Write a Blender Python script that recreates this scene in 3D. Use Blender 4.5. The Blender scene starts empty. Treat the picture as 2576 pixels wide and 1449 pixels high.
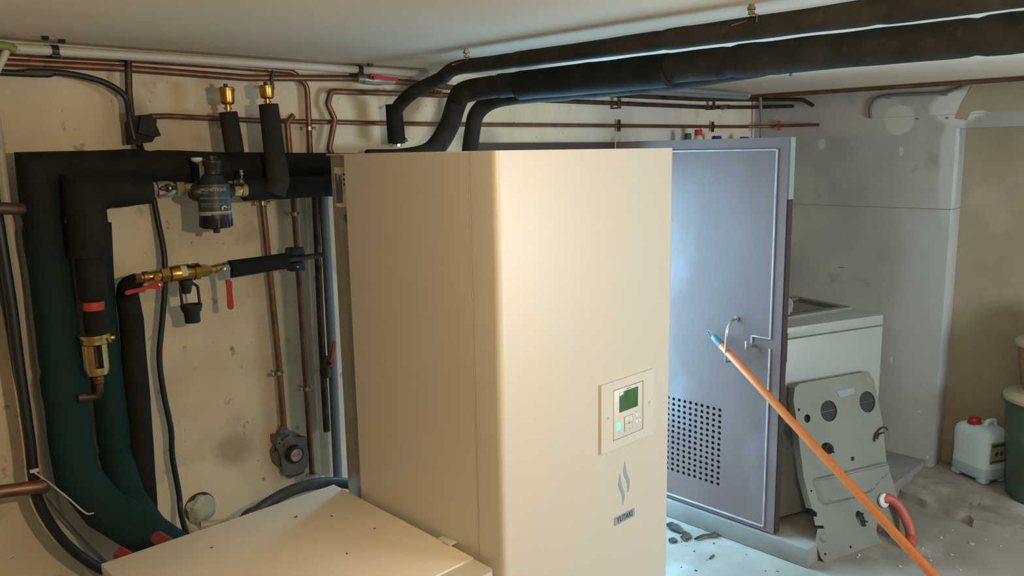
import bpy, bmesh, math, random
from mathutils import Vector, Matrix, noise
random.seed(7)
C = bpy.context.scene.collection
sc = bpy.context.scene
PI = math.pi
V = Vector

# ------------------------------------------------------------ camera
F_PX, YAW, PITCH, ROLL, EYE = 2011.3, math.radians(45.969), math.radians(9.595), math.radians(.998), 1.70
_f = V((math.cos(YAW)*math.cos(PITCH), math.sin(YAW)*math.cos(PITCH), -math.sin(PITCH)))
_r0 = V((math.sin(YAW), -math.cos(YAW), 0)); _d0 = _f.cross(_r0)
_r = math.cos(ROLL)*_r0 + math.sin(ROLL)*_d0
_d = -math.sin(ROLL)*_r0 + math.cos(ROLL)*_d0
cam_data = bpy.data.cameras.new('camera'); cam = bpy.data.objects.new('camera', cam_data); C.objects.link(cam)
cam_data.sensor_width = 36; cam_data.lens = F_PX/2576*36; cam_data.clip_start = .02
mw = Matrix((_r, -_d, -_f)).transposed().to_4x4(); mw.translation = V((0, 0, EYE)); cam.matrix_world = mw
sc.camera = cam

# ------------------------------------------------------------ colour management, world, lights
sc.view_settings.view_transform = 'Standard'; sc.view_settings.look = 'None'
sc.view_settings.gamma = 1; sc.view_settings.use_curve_mapping = False
sc.view_settings.exposure = 0.0
W = bpy.data.worlds.new('world'); sc.world = W; W.use_nodes = True
W.node_tree.nodes['Background'].inputs[0].default_value = (.50, .74, 1, 1)
W.node_tree.nodes['Background'].inputs[1].default_value = 2.0

def area(name, loc, rot, sx, sy, power, col, spread=180):
    l = bpy.data.lights.new(name, 'AREA'); l.shape = 'RECTANGLE'; l.size = sx; l.size_y = sy
    l.energy = power; l.color = col; l.spread = math.radians(spread)
    o = bpy.data.objects.new(name, l); C.objects.link(o); o.location = loc; o.rotation_euler = rot; return o
# daylight falling in through the open doorway in the back wall
area('doorway_daylight', (2.50, 2.62, 1.0), (math.radians(-62), 0, 0), .80, 1.4, 66, (.33, .70, 1))
# cool fill from an unseen window added behind the camera
area('added_window_fill', (2.9, -1.56, 1.2), (math.radians(95), 0, 0), 1.1, .8, 54, (.76, .89, 1))
# the bare bulb beside the camera
LAMP = V((.60, .055, 1.75))
bl = bpy.data.lights.new('bulb_light', 'POINT'); bl.energy = 40; bl.color = (1, .78, .48); bl.shadow_soft_size = .022
blo = bpy.data.objects.new('bulb_light', bl); C.objects.link(blo); blo.location = LAMP

# ------------------------------------------------------------ a photo point on a real plane of the room
def P(x, y, X=None, Y=None, Z=None):
    r = _r*((x-1288)/F_PX) + _d*((y-724.5)/F_PX) + _f
    o = V((0, 0, EYE))
    t = (X-o.x)/r.x if X is not None else (Y-o.y)/r.y if Y is not None else (Z-o.z)/r.z
    return o + r*t
def onplane(x, y, p0, n):
    r = _r*((x-1288)/F_PX) + _d*((y-724.5)/F_PX) + _f
    o = V((0, 0, EYE)); return o + r*((p0-o).dot(n)/r.dot(n))
def PY(pts, Y): return [P(x, y, Y=Y) for x, y in pts]

# ------------------------------------------------------------ materials
MATS = {}
def mat(name, col, rough=.5, metal=0, col2=None, scale=8, detail=6, bump=0, bscale=60, lo=.35, hi=.65,
        emit=None, trans=0, spots=(), lines=(), sss=0, coat=0, dirt=None, dscale=3, dlo=.55, dhi=.75, stretch=None, specks=None):
    if name in MATS: return MATS[name]
    m = bpy.data.materials.new(name); m.use_nodes = True; MATS[name] = m
    nt = m.node_tree; N = nt.nodes; L = nt.links; b = N['Principled BSDF']
    b.inputs['Roughness'].default_value = rough; b.inputs['Metallic'].default_value = metal
    c4 = lambda c: (c[0], c[1], c[2], 1)
    b.inputs['Base Color'].default_value = c4(col)
    tc = N.new('ShaderNodeTexCoord'); src = tc.outputs['Object']
    if stretch:
        mp = N.new('ShaderNodeMapping'); mp.inputs['Scale'].default_value = stretch; L.new(src, mp.inputs[0]); src = mp.outputs[0]
    cur = None
    def mix(fac, a, bcol):
        mx = N.new('ShaderNodeMix'); mx.data_type = 'RGBA'; L.new(fac, mx.inputs['Factor'])
        if a is None: mx.inputs['A'].default_value = c4(col)
        else: L.new(a, mx.inputs['A'])
        mx.inputs['B'].default_value = c4(bcol); return mx.outputs['Result']
    def nz(s, d, a, bb, off=0):
        n = N.new('ShaderNodeTexNoise'); n.inputs['Scale'].default_value = s; n.inputs['Detail'].default_value = d
        if off:
            va = N.new('ShaderNodeVectorMath'); va.inputs[1].default_value = (off, off*.7, off*1.3); L.new(src, va.inputs[0]); L.new(va.outputs[0], n.inputs['Vector'])
        else: L.new(src, n.inputs['Vector'])
        r = N.new('ShaderNodeMapRange'); r.inputs[1].default_value = a; r.inputs[2].default_value = bb; L.new(n.outputs[0], r.inputs[0]); return r.outputs[0]
    if col2 is not None: cur = mix(nz(scale, detail, lo, hi), cur, col2)
    if dirt is not None: cur = mix(nz(dscale, 8, dlo, dhi, 5.3), cur, dirt)
    if specks: cur = mix(nz(70, 3, .70, .78, 1.7), cur, specks); cur = mix(nz(24, 6, .66, .74, 9.1), cur, specks)
    for (c, rx, rz, ccol, soft, amt) in spots:      # a soft patch of another colour: centre, radii, colour
        sub = N.new('ShaderNodeVectorMath'); sub.operation = 'SUBTRACT'; sub.inputs[1].default_value = c; L.new(tc.outputs['Object'], sub.inputs[0])
        mul = N.new('ShaderNodeVectorMath'); mul.operation = 'MULTIPLY'; mul.inputs[1].default_value = (1/rx, 1/rx, 1/rz); L.new(sub.outputs[0], mul.inputs[0])
        le = N.new('ShaderNodeVectorMath'); le.operation = 'LENGTH'; L.new(mul.outputs[0], le.inputs[0])
        n = N.new('ShaderNodeTexNoise'); n.inputs['Scale'].default_value = 14; n.inputs['Detail'].default_value = 4; L.new(tc.outputs['Object'], n.inputs['Vector'])
        ad = N.new('ShaderNodeMath'); ad.operation = 'MULTIPLY_ADD'; ad.inputs[1].default_value = .45; L.new(n.outputs[0], ad.inputs[0]); L.new(le.outputs['Value'], ad.inputs[2])
        r = N.new('ShaderNodeMapRange'); r.inputs[1].default_value = 1.22+soft; r.inputs[2].default_value = 1.22-soft; r.inputs[4].default_value = amt; L.new(ad.outputs[0], r.inputs[0])
        cur = mix(r.outputs[0], cur, ccol)
    if lines:                                       # hairline cracks: (z0, half width, colour)
        sp = N.new('ShaderNodeSeparateXYZ'); L.new(tc.outputs['Object'], sp.inputs[0])
        for (z0, hw, ccol) in lines:
            a = N.new('ShaderNodeMath'); a.operation = 'SUBTRACT'; a.inputs[1].default_value = z0; L.new(sp.outputs[2], a.inputs[0])
            q = N.new('ShaderNodeMath'); q.operation = 'ABSOLUTE'; L.new(a.outputs[0], q.inputs[0])
            r = N.new('ShaderNodeMapRange'); r.inputs[1].default_value = hw; r.inputs[2].default_value = hw*.3; L.new(q.outputs[0], r.inputs[0])
            cur = mix(r.outputs[0], cur, ccol)
    if cur is not None: L.new(cur, b.inputs['Base Color'])
    if bump:
        n = N.new('ShaderNodeTexNoise'); n.inputs['Scale'].default_value = bscale; n.inputs['Detail'].default_value = 6; L.new(src, n.inputs['Vector'])
        bp = N.new('ShaderNodeBump'); bp.inputs['Strength'].default_value = bump; bp.inputs['Distance'].default_value = .004
        L.new(n.outputs[0], bp.inputs['Height']); L.new(bp.outputs[0], b.inputs['Normal'])
    if emit:
        b.inputs['Emission Color'].default_value = c4(emit[:3]); b.inputs['Emission Strength'].default_value = emit[3]
    if trans: b.inputs['Transmission Weight'].default_value = trans
    if sss:
        b.inputs['Subsurface Weight'].default_value = sss; b.inputs['Subsurface Radius'].default_value = (.03, .03, .03)
    if coat: b.inputs['Coat Weight'].default_value = coat
    return m

YW, XR, ZC = 2.40, 4.289, 2.003
CREAM = (.62, .565, .47)
pc = lambda x, y: tuple(P(x, y, Y=YW))
rc = lambda x, y: tuple(P(x, y, X=XR))
m_wall = mat('wall_plaster', (.80, .69, .51), .85, col2=(.67, .575, .42), scale=5, bump=.35, bscale=45, dirt=(.48, .40, .28), dscale=7, dlo=.60, dhi=.80, specks=(.36, .29, .20),
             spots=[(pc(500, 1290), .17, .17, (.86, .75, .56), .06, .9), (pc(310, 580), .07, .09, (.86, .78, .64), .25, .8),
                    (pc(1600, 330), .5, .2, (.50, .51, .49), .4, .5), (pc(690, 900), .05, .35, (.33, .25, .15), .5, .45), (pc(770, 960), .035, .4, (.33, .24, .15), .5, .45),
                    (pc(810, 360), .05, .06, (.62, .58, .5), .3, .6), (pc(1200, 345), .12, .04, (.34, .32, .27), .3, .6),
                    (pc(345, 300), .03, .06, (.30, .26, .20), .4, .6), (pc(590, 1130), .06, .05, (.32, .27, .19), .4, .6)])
m_wr = mat('side_wall_plaster', (.45, .44, .385), .9, col2=(.36, .35, .305), scale=3, bump=.22, bscale=35, dirt=(.29, .28, .24), dscale=6, dlo=.6, dhi=.72,
           spots=[(rc(2263, 302), .073, .073, (.60, .58, .52), .05, .9), (rc(2060, 300), .5, .08, (.55, .52, .46), .4, .45),
                  (rc(2395, 420), .06, .30, (.62, .62, .58), .15, .8), (rc(2410, 270), .12, .08, (.66, .65, .6), .12, .9), (rc(2330, 800), .17, .7, (.52, .54, .53), .4, .7),
                  (rc(2068, 362), .02, .03, (.6, .58, .52), .1, .8), (rc(2267, 380), .01, .025, (.62, .6, .55), .1, .8),
                  (rc(2312, 1035), .008, .006, (.75, .73, .68), .1, .9), (rc(2333, 1150), .007, .007, (.75, .73, .68), .1, .9), (rc(2243, 905), .006, .02, (.65, .63, .58), .1, .8),
                  (rc(2117, 673), .018, .003, (.15, .13, .1), .2, .9)],
           lines=[(1.388, .0035, (.26, .24, .20)), (1.846, .002, (.40, .38, .33))])
m_rec = mat('brown_render', (.40, .335, .225), .95, col2=(.33, .27, .18), scale=2.5, bump=.4, bscale=30, dirt=(.46, .40, .29), dscale=4)
m_unseen = mat('rear_wall_plaster', (.30, .26, .20), .9, col2=(.24, .21, .16), scale=4)
m_ceil = mat('ceiling_paint', (.80, .70, .56), .9, col2=(.75, .655, .52), scale=2, bump=.12, bscale=30, dirt=(.82, .725, .59), dscale=1.5)
m_floor = mat('floor_concrete', (.36, .315, .26), .8, col2=(.25, .22, .18), scale=3, bump=.35, bscale=40, dirt=(.42, .40, .36), dscale=5)
m_foot = mat('footing_concrete', (.36, .32, .26), .95, col2=(.24, .21, .17), scale=6, bump=.8, bscale=25, dirt=(.45, .42, .36), dscale=8)
m_slab = mat('slab_concrete', (.29, .275, .245), .9, col2=(.22, .205, .18), scale=5, bump=.4, bscale=30)
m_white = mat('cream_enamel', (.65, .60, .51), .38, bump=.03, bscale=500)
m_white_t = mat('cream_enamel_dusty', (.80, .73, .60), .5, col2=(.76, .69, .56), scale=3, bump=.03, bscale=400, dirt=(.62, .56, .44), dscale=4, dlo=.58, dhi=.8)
m_galv = mat('galvanised_sheet', (.42, .40, .35), .42, .7, col2=(.50, .47, .41), scale=25)
m_gap = mat('dark_gap', (.03, .028, .025), .8)
m_foam = mat('foam_insulation', (.012, .013, .012), .68, col2=(.02, .021, .019), scale=12, bump=.25, bscale=90)
m_foamg = mat('foam_insulation_dusty', (.022, .021, .018), .75, col2=(.04, .037, .03), scale=14, bump=.35, bscale=70, dirt=(.06, .052, .04), dscale=25, dlo=.6, dhi=.75)
m_foamt = mat('foam_insulation_flare_tint', (.013, .014, .013), .6, col2=(.018, .020, .018), scale=12, bump=.2, bscale=90, spots=[(tuple(P(210, 1180, Y=2.25)), .5, .52, (.008, .036, .034), .45, 1)])  # teal spot paints a lens-flare tint into the lower foam colour
m_cop = mat('aged_copper', (.29, .135, .075), .42, .7, col2=(.19, .098, .06), scale=30, dirt=(.13, .085, .055), dscale=18, dlo=.5, dhi=.7)
m_copd = mat('tarnished_copper', (.12, .075, .05), .5, .6, col2=(.07, .05, .035), scale=30, dirt=(.03, .024, .018), dscale=20, dlo=.5, dhi=.7)
m_brass = mat('brass', (.62, .36, .09), .28, 1, col2=(.52, .29, .07), scale=30)
m_brassp = mat('pale_brass', (.72, .52, .22), .35, 1, col2=(.60, .43, .18), scale=40)
m_steel = mat('nickel', (.58, .54, .46), .25, 1)
m_zinc = mat('zinc_clamp', (.48, .40, .22), .35, .9, col2=(.35, .27, .14), scale=60)
m_pvc = mat('grey_conduit_plastic', (.56, .52, .44), .45)
m_pvcg = mat('grey_pipe_plastic', (.20, .21, .215), .5)
m_red = mat('red_plastic', (.50, .03, .03), .4)
m_dred = mat('dull_red_plastic', (.22, .025, .03), .5)
m_redt = mat('red_tape', (.50, .05, .045), .5)
m_blk = mat('black_plastic', (.018, .018, .017), .4)
m_blkm = mat('matt_black_rubber', (.016, .016, .015), .6)
m_cab = mat('black_cable', (.016, .018, .016), .42)
m_grey = mat('grey_cast_metal', (.17, .15, .135), .5, .4, bump=.3, bscale=80)
m_door = mat('mauve_grey_paint', (.20, .135, .122), .72, col2=(.165, .107, .098), scale=3, bump=.15, bscale=60, dirt=(.25, .22, .225), dscale=2.5, dlo=.56, dhi=.78, stretch=(1, 1, .6),
             spots=[(tuple(P(1840, 975, X=2.974)), .07, .11, (.44, .43, .45), .5, .6), (tuple(P(1790, 560, X=2.974)), .07, .25, (.27, .20, .20), .6, .4)])
m_dedge = mat('dark_brown_edge', (.055, .034, .030), .6)
m_teal = mat('pale_teal_paint', (.26, .35, .33), .5)
m_bead = mat('worn_bead_paint', (.50, .48, .50), .45, col2=(.36, .34, .37), scale=20)
m_wm = mat('appliance_enamel', (.35, .37, .335), .4, col2=(.325, .34, .31), scale=2)
m_orange = mat('orange_lacquer', (.62, .155, .025), .35, col2=(.56, .135, .022), scale=5, stretch=(12, 12, 4))
m_cap = mat('teal_grey_cap', (.07, .13, .15), .45)
m_panel = mat('dirty_grey_sheet', (.225, .22, .175), .6, col2=(.195, .195, .155), scale=4, bump=.15, bscale=40, dirt=(.23, .17, .09), dscale=5, dlo=.58, dhi=.72)
m_hose = mat('salmon_rubber_hose', (.52, .115, .07), .5, col2=(.40, .09, .06), scale=20)
m_jug = mat('translucent_jug_plastic', (.78, .93, 1.0), .4, sss=.1)
m_jug2 = mat('jug_liquid_level', (.56, .72, .84), .35, sss=.1)
m_green = mat('green_bin_plastic', (.085, .135, .10), .45)
m_beige = mat('beige_plastic', (.55, .48, .34), .5)
m_orb = mat('faded_orange_plastic', (.50, .20, .10), .5)

for k_ in ('foam_insulation', 'foam_insulation_dusty', 'foam_insulation_flare_tint'):
    b_ = MATS[k_].node_tree.nodes['Principled BSDF']; b_.inputs['Specular IOR Level'].default_value = .22; b_.inputs['Roughness'].default_value = .8

# ------------------------------------------------------------ geometry helpers
def sharp(bm, ang=44):
    bm.normal_update()
    for f in bm.faces: f.smooth = True
    for e in bm.edges:
        if len(e.link_faces) == 2 and e.link_faces[0].normal.angle(e.link_faces[1].normal, 0) > math.radians(ang): e.smooth = False
def obj(name, bm, m, parent=None, label=None, **kw):
    bmesh.ops.recalc_face_normals(bm, faces=bm.faces[:]) if kw.pop('recalc', True) else None
    sharp(bm)
    if parent is not None:
        root = parent
        off = V((0, 0, 0))
        while root is not None: off += root.location; root = root.parent
        bmesh.ops.translate(bm, verts=bm.verts[:], vec=-off)
    me = bpy.data.meshes.new(name); bm.to_mesh(me); bm.free()
    for mm in (m if isinstance(m, (list, tuple)) else [m]): me.materials.append(mm)
    o = bpy.data.objects.new(name, me); C.objects.link(o)
    if parent is not None: o.parent = parent
    if label: o['label'] = label
    for k, v in kw.items(): o[k] = v
    return o
def thing(name, label, cat, loc, group=None):
    o = bpy.data.objects.new(name, None); C.objects.link(o); o.location = loc; o.empty_display_size = .05
    o['label'] = label; o['category'] = cat
    if group: o['group'] = group
    return o
def tag(o, label, cat, group=None, kind=None):
    o['label'] = label; o['category'] = cat
    if group: o['group'] = group
    if kind: o['kind'] = kind
    return o
def struct(name, bm, m, parent=None, **kw):
    o = obj(name, bm, m, parent, **kw)
    if parent is None: o['kind'] = 'structure'
    return o
def box(bm, c, s, bev=0, rot=None, seg=2):
    r = bmesh.ops.create_cube(bm, size=1)
    vs = r['verts']
    for v in vs: v.co = V((v.co.x*s[0], v.co.y*s[1], v.co.z*s[2]))
    if bev:
        es = list({e for v in vs for e in v.link_edges})
        q = bmesh.ops.bevel(bm, geom=es, offset=bev, segments=seg, profile=.5, affect='EDGES')
        vs = list({v for f in q['faces'] for v in f.verts} | {v for v in vs if v.is_valid})
    M = (rot.to_4x4() if rot is not None else Matrix())
    M = Matrix.Translation(c) @ M
    bmesh.ops.transform(bm, matrix=M, verts=vs); return vs
def lohi(bm, a, b, bev=0, seg=2):
    a, b = V(a), V(b); return box(bm, (a+b)/2, [abs(b[i]-a[i]) for i in range(3)], bev, None, seg)
def fillet(pts, rad, n=6):
    if rad <= 0: return pts
    out = [pts[0]]
    for i in range(1, len(pts)-1):
        a, b, c = pts[i-1], pts[i], pts[i+1]
        u = (a-b); w = (c-b); lu, lw = u.length, w.length; u.normalize(); w.normalize()
        ang = u.angle(w, PI)
        if ang > PI-.06: out.append(b); continue
        t = min(rad/math.tan(ang/2), lu*.48, lw*.48)
        p0, p2 = b+u*t, b+w*t
        for k in range(n+1):
            s = k/n; out.append((1-s)**2*p0 + 2*s*(1-s)*b + s*s*p2)
    out.append(pts[-1]); return out
def resample(pts, step):
    out = [pts[0]]
    for a, b in zip(pts, pts[1:]):
        n = max(1, int((b-a).length/step))
        for k in range(1, n+1): out.append(a.lerp(b, k/n))
    return out
def smooth_path(pts, n=8):
    """Catmull-Rom through the points"""
    q = [pts[0]*2-pts[1]] + list(pts) + [pts[-1]*2-pts[-2]]; out = []
    for i in range(1, len(q)-2):
        p0, p1, p2, p3 = q[i-1:i+3]
        for k in range(n):
            t = k/n; out.append(.5*((2*p1)+(p2-p0)*t+(2*p0-5*p1+4*p2-p3)*t*t+(3*p1-p0-3*p2+p3)*t**3))
    out.append(pts[-1]); return out
def tube(bm, pts, r, seg=14, cap=True, wob=0, wscale=12, seed=0):
    """r: a number or one radius per point"""
    n = len(pts); rr = r if isinstance(r, (list, tuple)) else [r]*n
    t0 = (pts[1]-pts[0]).normalized()
    up = V((0, 0, 1)) if abs(t0.z) < .9 else V((1, 0, 0))
    nx = t0.cross(up).normalized(); rings = []
    for i, p in enumerate(pts):
        t = (pts[min(i+1, n-1)]-pts[max(i-1, 0)]).normalized()
        nx = (nx - t*nx.dot(t)).normalized(); ny = t.cross(nx)
        mb, mk = V((0, 0, 0)), 0
        if 0 < i < n-1:
            t1_, t2_ = (p-pts[i-1]).normalized(), (pts[i+1]-p).normalized(); cc2 = (1+t1_.dot(t2_))/2
            if .3 < cc2 < .9999: mb = (t2_-t1_).normalized(); mk = 1/math.sqrt(cc2)-1
            t = (t1_+t2_).normalized(); nx = (nx - t*nx.dot(t)).normalized(); ny = t.cross(nx)
        ring = []
        for k in range(seg):
            a = 2*PI*k/seg; d = nx*math.cos(a)+ny*math.sin(a)
            q = rr[i]
            if wob: q *= 1+wob*noise.noise((p+d*rr[i])*wscale+V((seed, 0, 0)))
            dd = d*q; ring.append(bm.verts.new(p+dd+mb*(dd.dot(mb)*mk)))
        rings.append(ring)
    for a, b in zip(rings, rings[1:]):
        for k in range(seg): bm.faces.new((a[k], a[(k+1) % seg], b[(k+1) % seg], b[k]))
    if cap: bm.faces.new(rings[0][::-1]); bm.faces.new(rings[-1])
    return rings
def lathe(bm, p, ax, prof, seg=24, phase=0):
    """profile of (distance along the axis, radius)"""
    ax = V(ax).normalized(); up = V((0, 0, 1)) if abs(ax.z) < .9 else V((1, 0, 0))
    nx = ax.cross(up).normalized(); ny = ax.cross(nx); rings = []; p = V(p)
    for (t, r) in prof:
        r = max(r, 1e-5)
        rings.append([bm.verts.new(p+ax*t+(nx*math.cos(2*PI*k/seg+phase)+ny*math.sin(2*PI*k/seg+phase))*r) for k in range(seg)])
    for a, b in zip(rings, rings[1:]):
        for k in range(seg): bm.faces.new((a[k], a[(k+1) % seg], b[(k+1) % seg], b[k]))
    bm.faces.new(rings[0][::-1]); bm.faces.new(rings[-1])
def disc_prof(r, t, b=.001): return [(0, r-b), (b, r), (t-b, r), (t, r-b)]
def prism(bm, loop, n):
    """closed outline pushed along n"""
    n = V(n); a = [bm.verts.new(v) for v in loop]; b = [bm.verts.new(V(v)+n) for v in loop]; k = len(a)
    bm.faces.new(a); bm.faces.new(b[::-1])
    for i in range(k): bm.faces.new((a[i], b[i], b[(i+1) % k], a[(i+1) % k]))
def holed(bm, outer, inners, n):
    """sheet with real holes, pushed along n"""
    es = []; loops = []
    for lp in [outer]+list(inners):
        vs = [bm.verts.new(v) for v in lp]; loops.append(vs)
        for i in range(len(vs)): es.append(bm.edges.new((vs[i], vs[(i+1) % len(vs)])))
    fs = [f for f in bmesh.ops.triangle_fill(bm, use_beauty=True, use_dissolve=False, edges=es)['geom'] if isinstance(f, bmesh.types.BMFace)]
    r = bmesh.ops.extrude_face_region(bm, geom=fs)
    bmesh.ops.translate(bm, verts=[v for v in r['geom'] if isinstance(v, bmesh.types.BMVert)], vec=V(n))
def circle(c, r, u, v, n=16, ry=None): return [V(c)+V(u)*math.cos(2*PI*k/n)*r+V(v)*math.sin(2*PI*k/n)*(ry or r) for k in range(n)]
def text(name, body, size, m, parent, mapf, depth=.0004, label=None, spacing=1, bold=0):
    cu = bpy.data.curves.new(name, 'FONT'); cu.body = body; cu.size = size; cu.extrude = depth; cu.align_x = 'CENTER'; cu.align_y = 'CENTER'
    cu.space_character = spacing; cu.offset = bold; cu.resolution_u = 3
    o = bpy.data.objects.new(name, cu); C.objects.link(o)
    bpy.context.view_layer.update()
    me = bpy.data.meshes.new_from_object(o.evaluated_get(bpy.context.evaluated_depsgraph_get()))
    bpy.data.objects.remove(o); bm = bmesh.new(); bm.from_mesh(me); bpy.data.meshes.remove(me)
    bpy.data.curves.remove(cu)
    for v in bm.verts: v.co = mapf(v.co)
    return obj(name, bm, m, parent, label)
NB = bmesh.new

# ------------------------------------------------------------ the room
XL, YF = -1.3, -1.6
DX0, DX1, DZ = 2.12, 2.95, 1.70           # doorway in the back wall
bm = NB(); T = .25
lohi(bm, (XL-T, YW, -.1), (DX0, YW+T, 2.2)); lohi(bm, (DX1, YW, -.1), (XR+T+.2, YW+T, 2.2)); lohi(bm, (DX0, YW, DZ), (DX1, YW+T, 2.2))
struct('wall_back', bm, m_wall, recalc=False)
bm = NB(); AY0, AY1, AZ = .35, 1.325, 1.781   # shallow recess in the side wall
RD = .14
lohi(bm, (XR, AY1, -.1), (XR+T+.2, YW, 2.2)); lohi(bm, (XR, YF-T, -.1), (XR+T+.2, AY0, 2.2)); lohi(bm, (XR, AY0, AZ), (XR+T+.2, AY1, 2.2))
struct('wall_right', bm, m_wr, recalc=False)
bm = NB(); lohi(bm, (XR+RD, AY0, -.1), (XR+T+.2, AY1, AZ))
struct('wall_recess', bm, m_rec)
bm = NB(); lohi(bm, (XL-T, YF-T, -.1), (XL, YW, 2.2)); struct('wall_left', bm, m_unseen)
bm = NB()                                  # front wall behind the camera, with an opening for the added window
WX0, WX1, WZ0, WZ1 = 2.3, 3.5, .75, 1.65
lohi(bm, (XL, YF-T, -.1), (WX0, YF, 2.2)); lohi(bm, (WX1, YF-T, -.1), (XR, YF, 2.2)); lohi(bm, (WX0, YF-T, -.1), (WX1, YF, WZ0)); lohi(bm, (WX0, YF-T, WZ1), (WX1, YF, 2.2))
struct('wall_front', bm, m_unseen, recalc=False)
bm = NB(); lohi(bm, (XL-T, YF-T, ZC), (XR+T+.2, YW+T, ZC+.2)); struct('ceiling', bm, m_ceil)
bm = NB(); lohi(bm, (XL-T, YF-T-1, -.2), (XR+T+.2, YW+T+2.5, 0)); struct('floor', bm, m_floor)
# rough concrete footing along the side wall
bm = NB(); nx, ny = 26, 110; g = []
for i in range(nx+1):
    row = []
    for j in range(ny+1):
        y = -1.55+(1.9+1.55)*j/ny; s = i/nx
        edge = 3.80+.03*noise.noise(V((0, y*3, 1)))+.03*noise.noise(V((0, y*11, 4)))+(.05 if y > 1 else 0)+max(0, (y-1.15))*.35
        x = edge+(XR+RD+.04-edge)*s
        h = .036*min(1, s/.04)+.016*min(1, max(0, (s-.25)/.12))+.006*noise.noise(V((x*9, y*6, 0)))*min(1, s*8)
        cr = abs(x-(4.0+.05*noise.noise(V((0, y*4, 9)))+(y-1.0)*.22))
        if y > .85: h -= .03*max(0, 1-cr/.018)*min(1, (y-.85)*5)
        row.append(bm.verts.new((x, y, max(h, -.01) if i else -.02)))
    g.append(row)
for i in range(nx):
    for j in range(ny): bm.faces.new((g[i][j], g[i+1][j], g[i+1][j+1], g[i][j+1]))
FZ = .05
struct('trim_1', bm, m_foot, recalc=False)
bm = NB(); lohi(bm, (2.962, 1.352, 0), (XR, YW, .085), .006); struct('trim_2', bm, m_slab)
# door frame of the doorway and its open leaf
bm = NB()
lohi(bm, (DX0-.05, YW-.03, 0), (DX0, YW+.05, DZ)); lohi(bm, (DX0-.05, YW-.03, DZ), (DX1+.02, YW+.05, DZ+.04)); lohi(bm, (DX1, YW-.03, 0), (DX1+.02, YW+.05, DZ))
struct('trim_3', bm, m_dedge, recalc=False)

DXF = 2.974                                # face of the open leaf
door = bpy.data.objects.new('door_1', None); C.objects.link(door); door.location = (DXF+.02, YW-.03, .09); door['kind'] = 'structure'
door['label'] = 'mauve grey metal-faced door standing open, with a square of vent holes low down'
y0, y1, z0, z1 = 1.514, YW-.035, .092, 1.742
hy0, hy1, hz0, hz1 = 1.770, 2.190, .222, .590   # perforated field
bm = NB()
for a, b in (((hy1, z0), (y1, z1)), ((y0, z0), (hy0, z1)), ((hy0, z0), (hy1, hz0)), ((hy0, hz1), (hy1, z1))):
    lohi(bm, (DXF, a[0], a[1]), (DXF+.038, b[0], b[1]))
obj('door_leaf', bm, m_door, door, recalc=False)
bm = NB(); nc, nr = 14, 14; cw, ch = (hy1-hy0)/nc, (hz1-hz0)/nr
for i in range(nc):
    for j in range(nr):
        cy, cz = hy0+(i+.5)*cw, hz0+(j+.5)*ch; K = 12
        q = .008+.0006*random.random()
        jy, jz = random.uniform(-.001, .001), random.uniform(-.001, .001)
        inn = [(cy+jy+q*math.cos(2*PI*k/K+PI/4), cz+jz+q*math.sin(2*PI*k/K+PI/4)) for k in range(K)]
        out = []
        for k in range(K):
            a = 2*PI*k/K+PI/4; cx_, sx_ = math.cos(a), math.sin(a); s = 1/max(abs(cx_), abs(sx_)); out.append((cy+cx_*s*cw/2, cz+sx_*s*ch/2))
        vi = [bm.verts.new((DXF+.0005, y, z)) for y, z in inn]; vo = [bm.verts.new((DXF+.0005, y, z)) for y, z in out]; vb = [bm.verts.new((DXF+.006, y, z)) for y, z in inn]
        for k in range(K):
            l = (k+1) % K; bm.faces.new((vo[k], vi[k], vi[l], vo[l])); bm.faces.new((vi[k], vb[k], vb[l], vi[l]))
obj('vent_grille', bm, m_door, door, recalc=False, label='square field of drilled vent holes')
bm = NB(); lohi(bm, (DXF+.02, hy0, hz0), (DXF+.037, hy1, hz1)); obj('vent_backing', bm, m_gap, door)
bm = NB()
by0, by1, bz0, bz1 = 1.557, y1-.05, .108, 1.698
for a, b in (((by0, bz0), (by0+.006, .89)), ((by0, .935), (by0+.006, bz1)), ((by1-.006, bz0), (by1, bz1)), ((by0, bz0), (by1, bz0+.007)), ((by0, bz1-.006), (by1, bz1))):
    lohi(bm, (DXF-.006, a[0], a[1]), (DXF+.002, b[0], b[1]), .0015)
lohi(bm, (DXF-.006, by0, .929), (DXF+.002, 1.645, .935), .0015); lohi(bm, (DXF-.006, 1.640, .90), (DXF+.002, 1.646, .935), .0015)
obj('panel_bead', bm, m_bead, door, recalc=False, label='worn pale bead framing the panel')
bm = NB(); lohi(bm, (DXF+.004, y0-.006, z0), (DXF+.040, y0, 1.50)); obj('edge_strip', bm, m_dedge, door, label='dark brown edge of the leaf')
bm = NB(); lohi(bm, (DXF+.006, y0-.006, 1.50), (DXF+.044, y0, z1)); obj('edge_strip', bm, m_teal, door, label='pale teal painted top of the edge')
bm = NB(); lohi(bm, (DXF+.036, y0-.004, .83), (DXF+.052, y0+.07, .955), .002); obj('lock_case', bm, m_dedge, door, label='dark lock case on the back of the leaf')
bm = NB(); lathe(bm, (DXF-.03, 1.628, .892), (1, 0, 0), [(0, .006), (.03, .006)], 12)
lohi(bm, (DXF-.040, 1.642, .872), (DXF-.030, 1.652, .915), .003); tube(bm, [V((DXF-.033, 1.628, .892)), V((DXF-.035, 1.648, .895))], .004, 8)
obj('latch', bm, m_steel, door, label='small bright thumb latch')
pts = smooth_path([V((DXF, 1.716, .992)), V((DXF-.03, 1.722, .988)), V((DXF-.062, 1.722, .955)), V((DXF-.070, 1.722, .90)), V((DXF-.066, 1.724, .85)), V((DXF-.05, 1.732, .817)), V((DXF-.018, 1.738, .808)), V((DXF, 1.738, .808))], 6)
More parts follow.
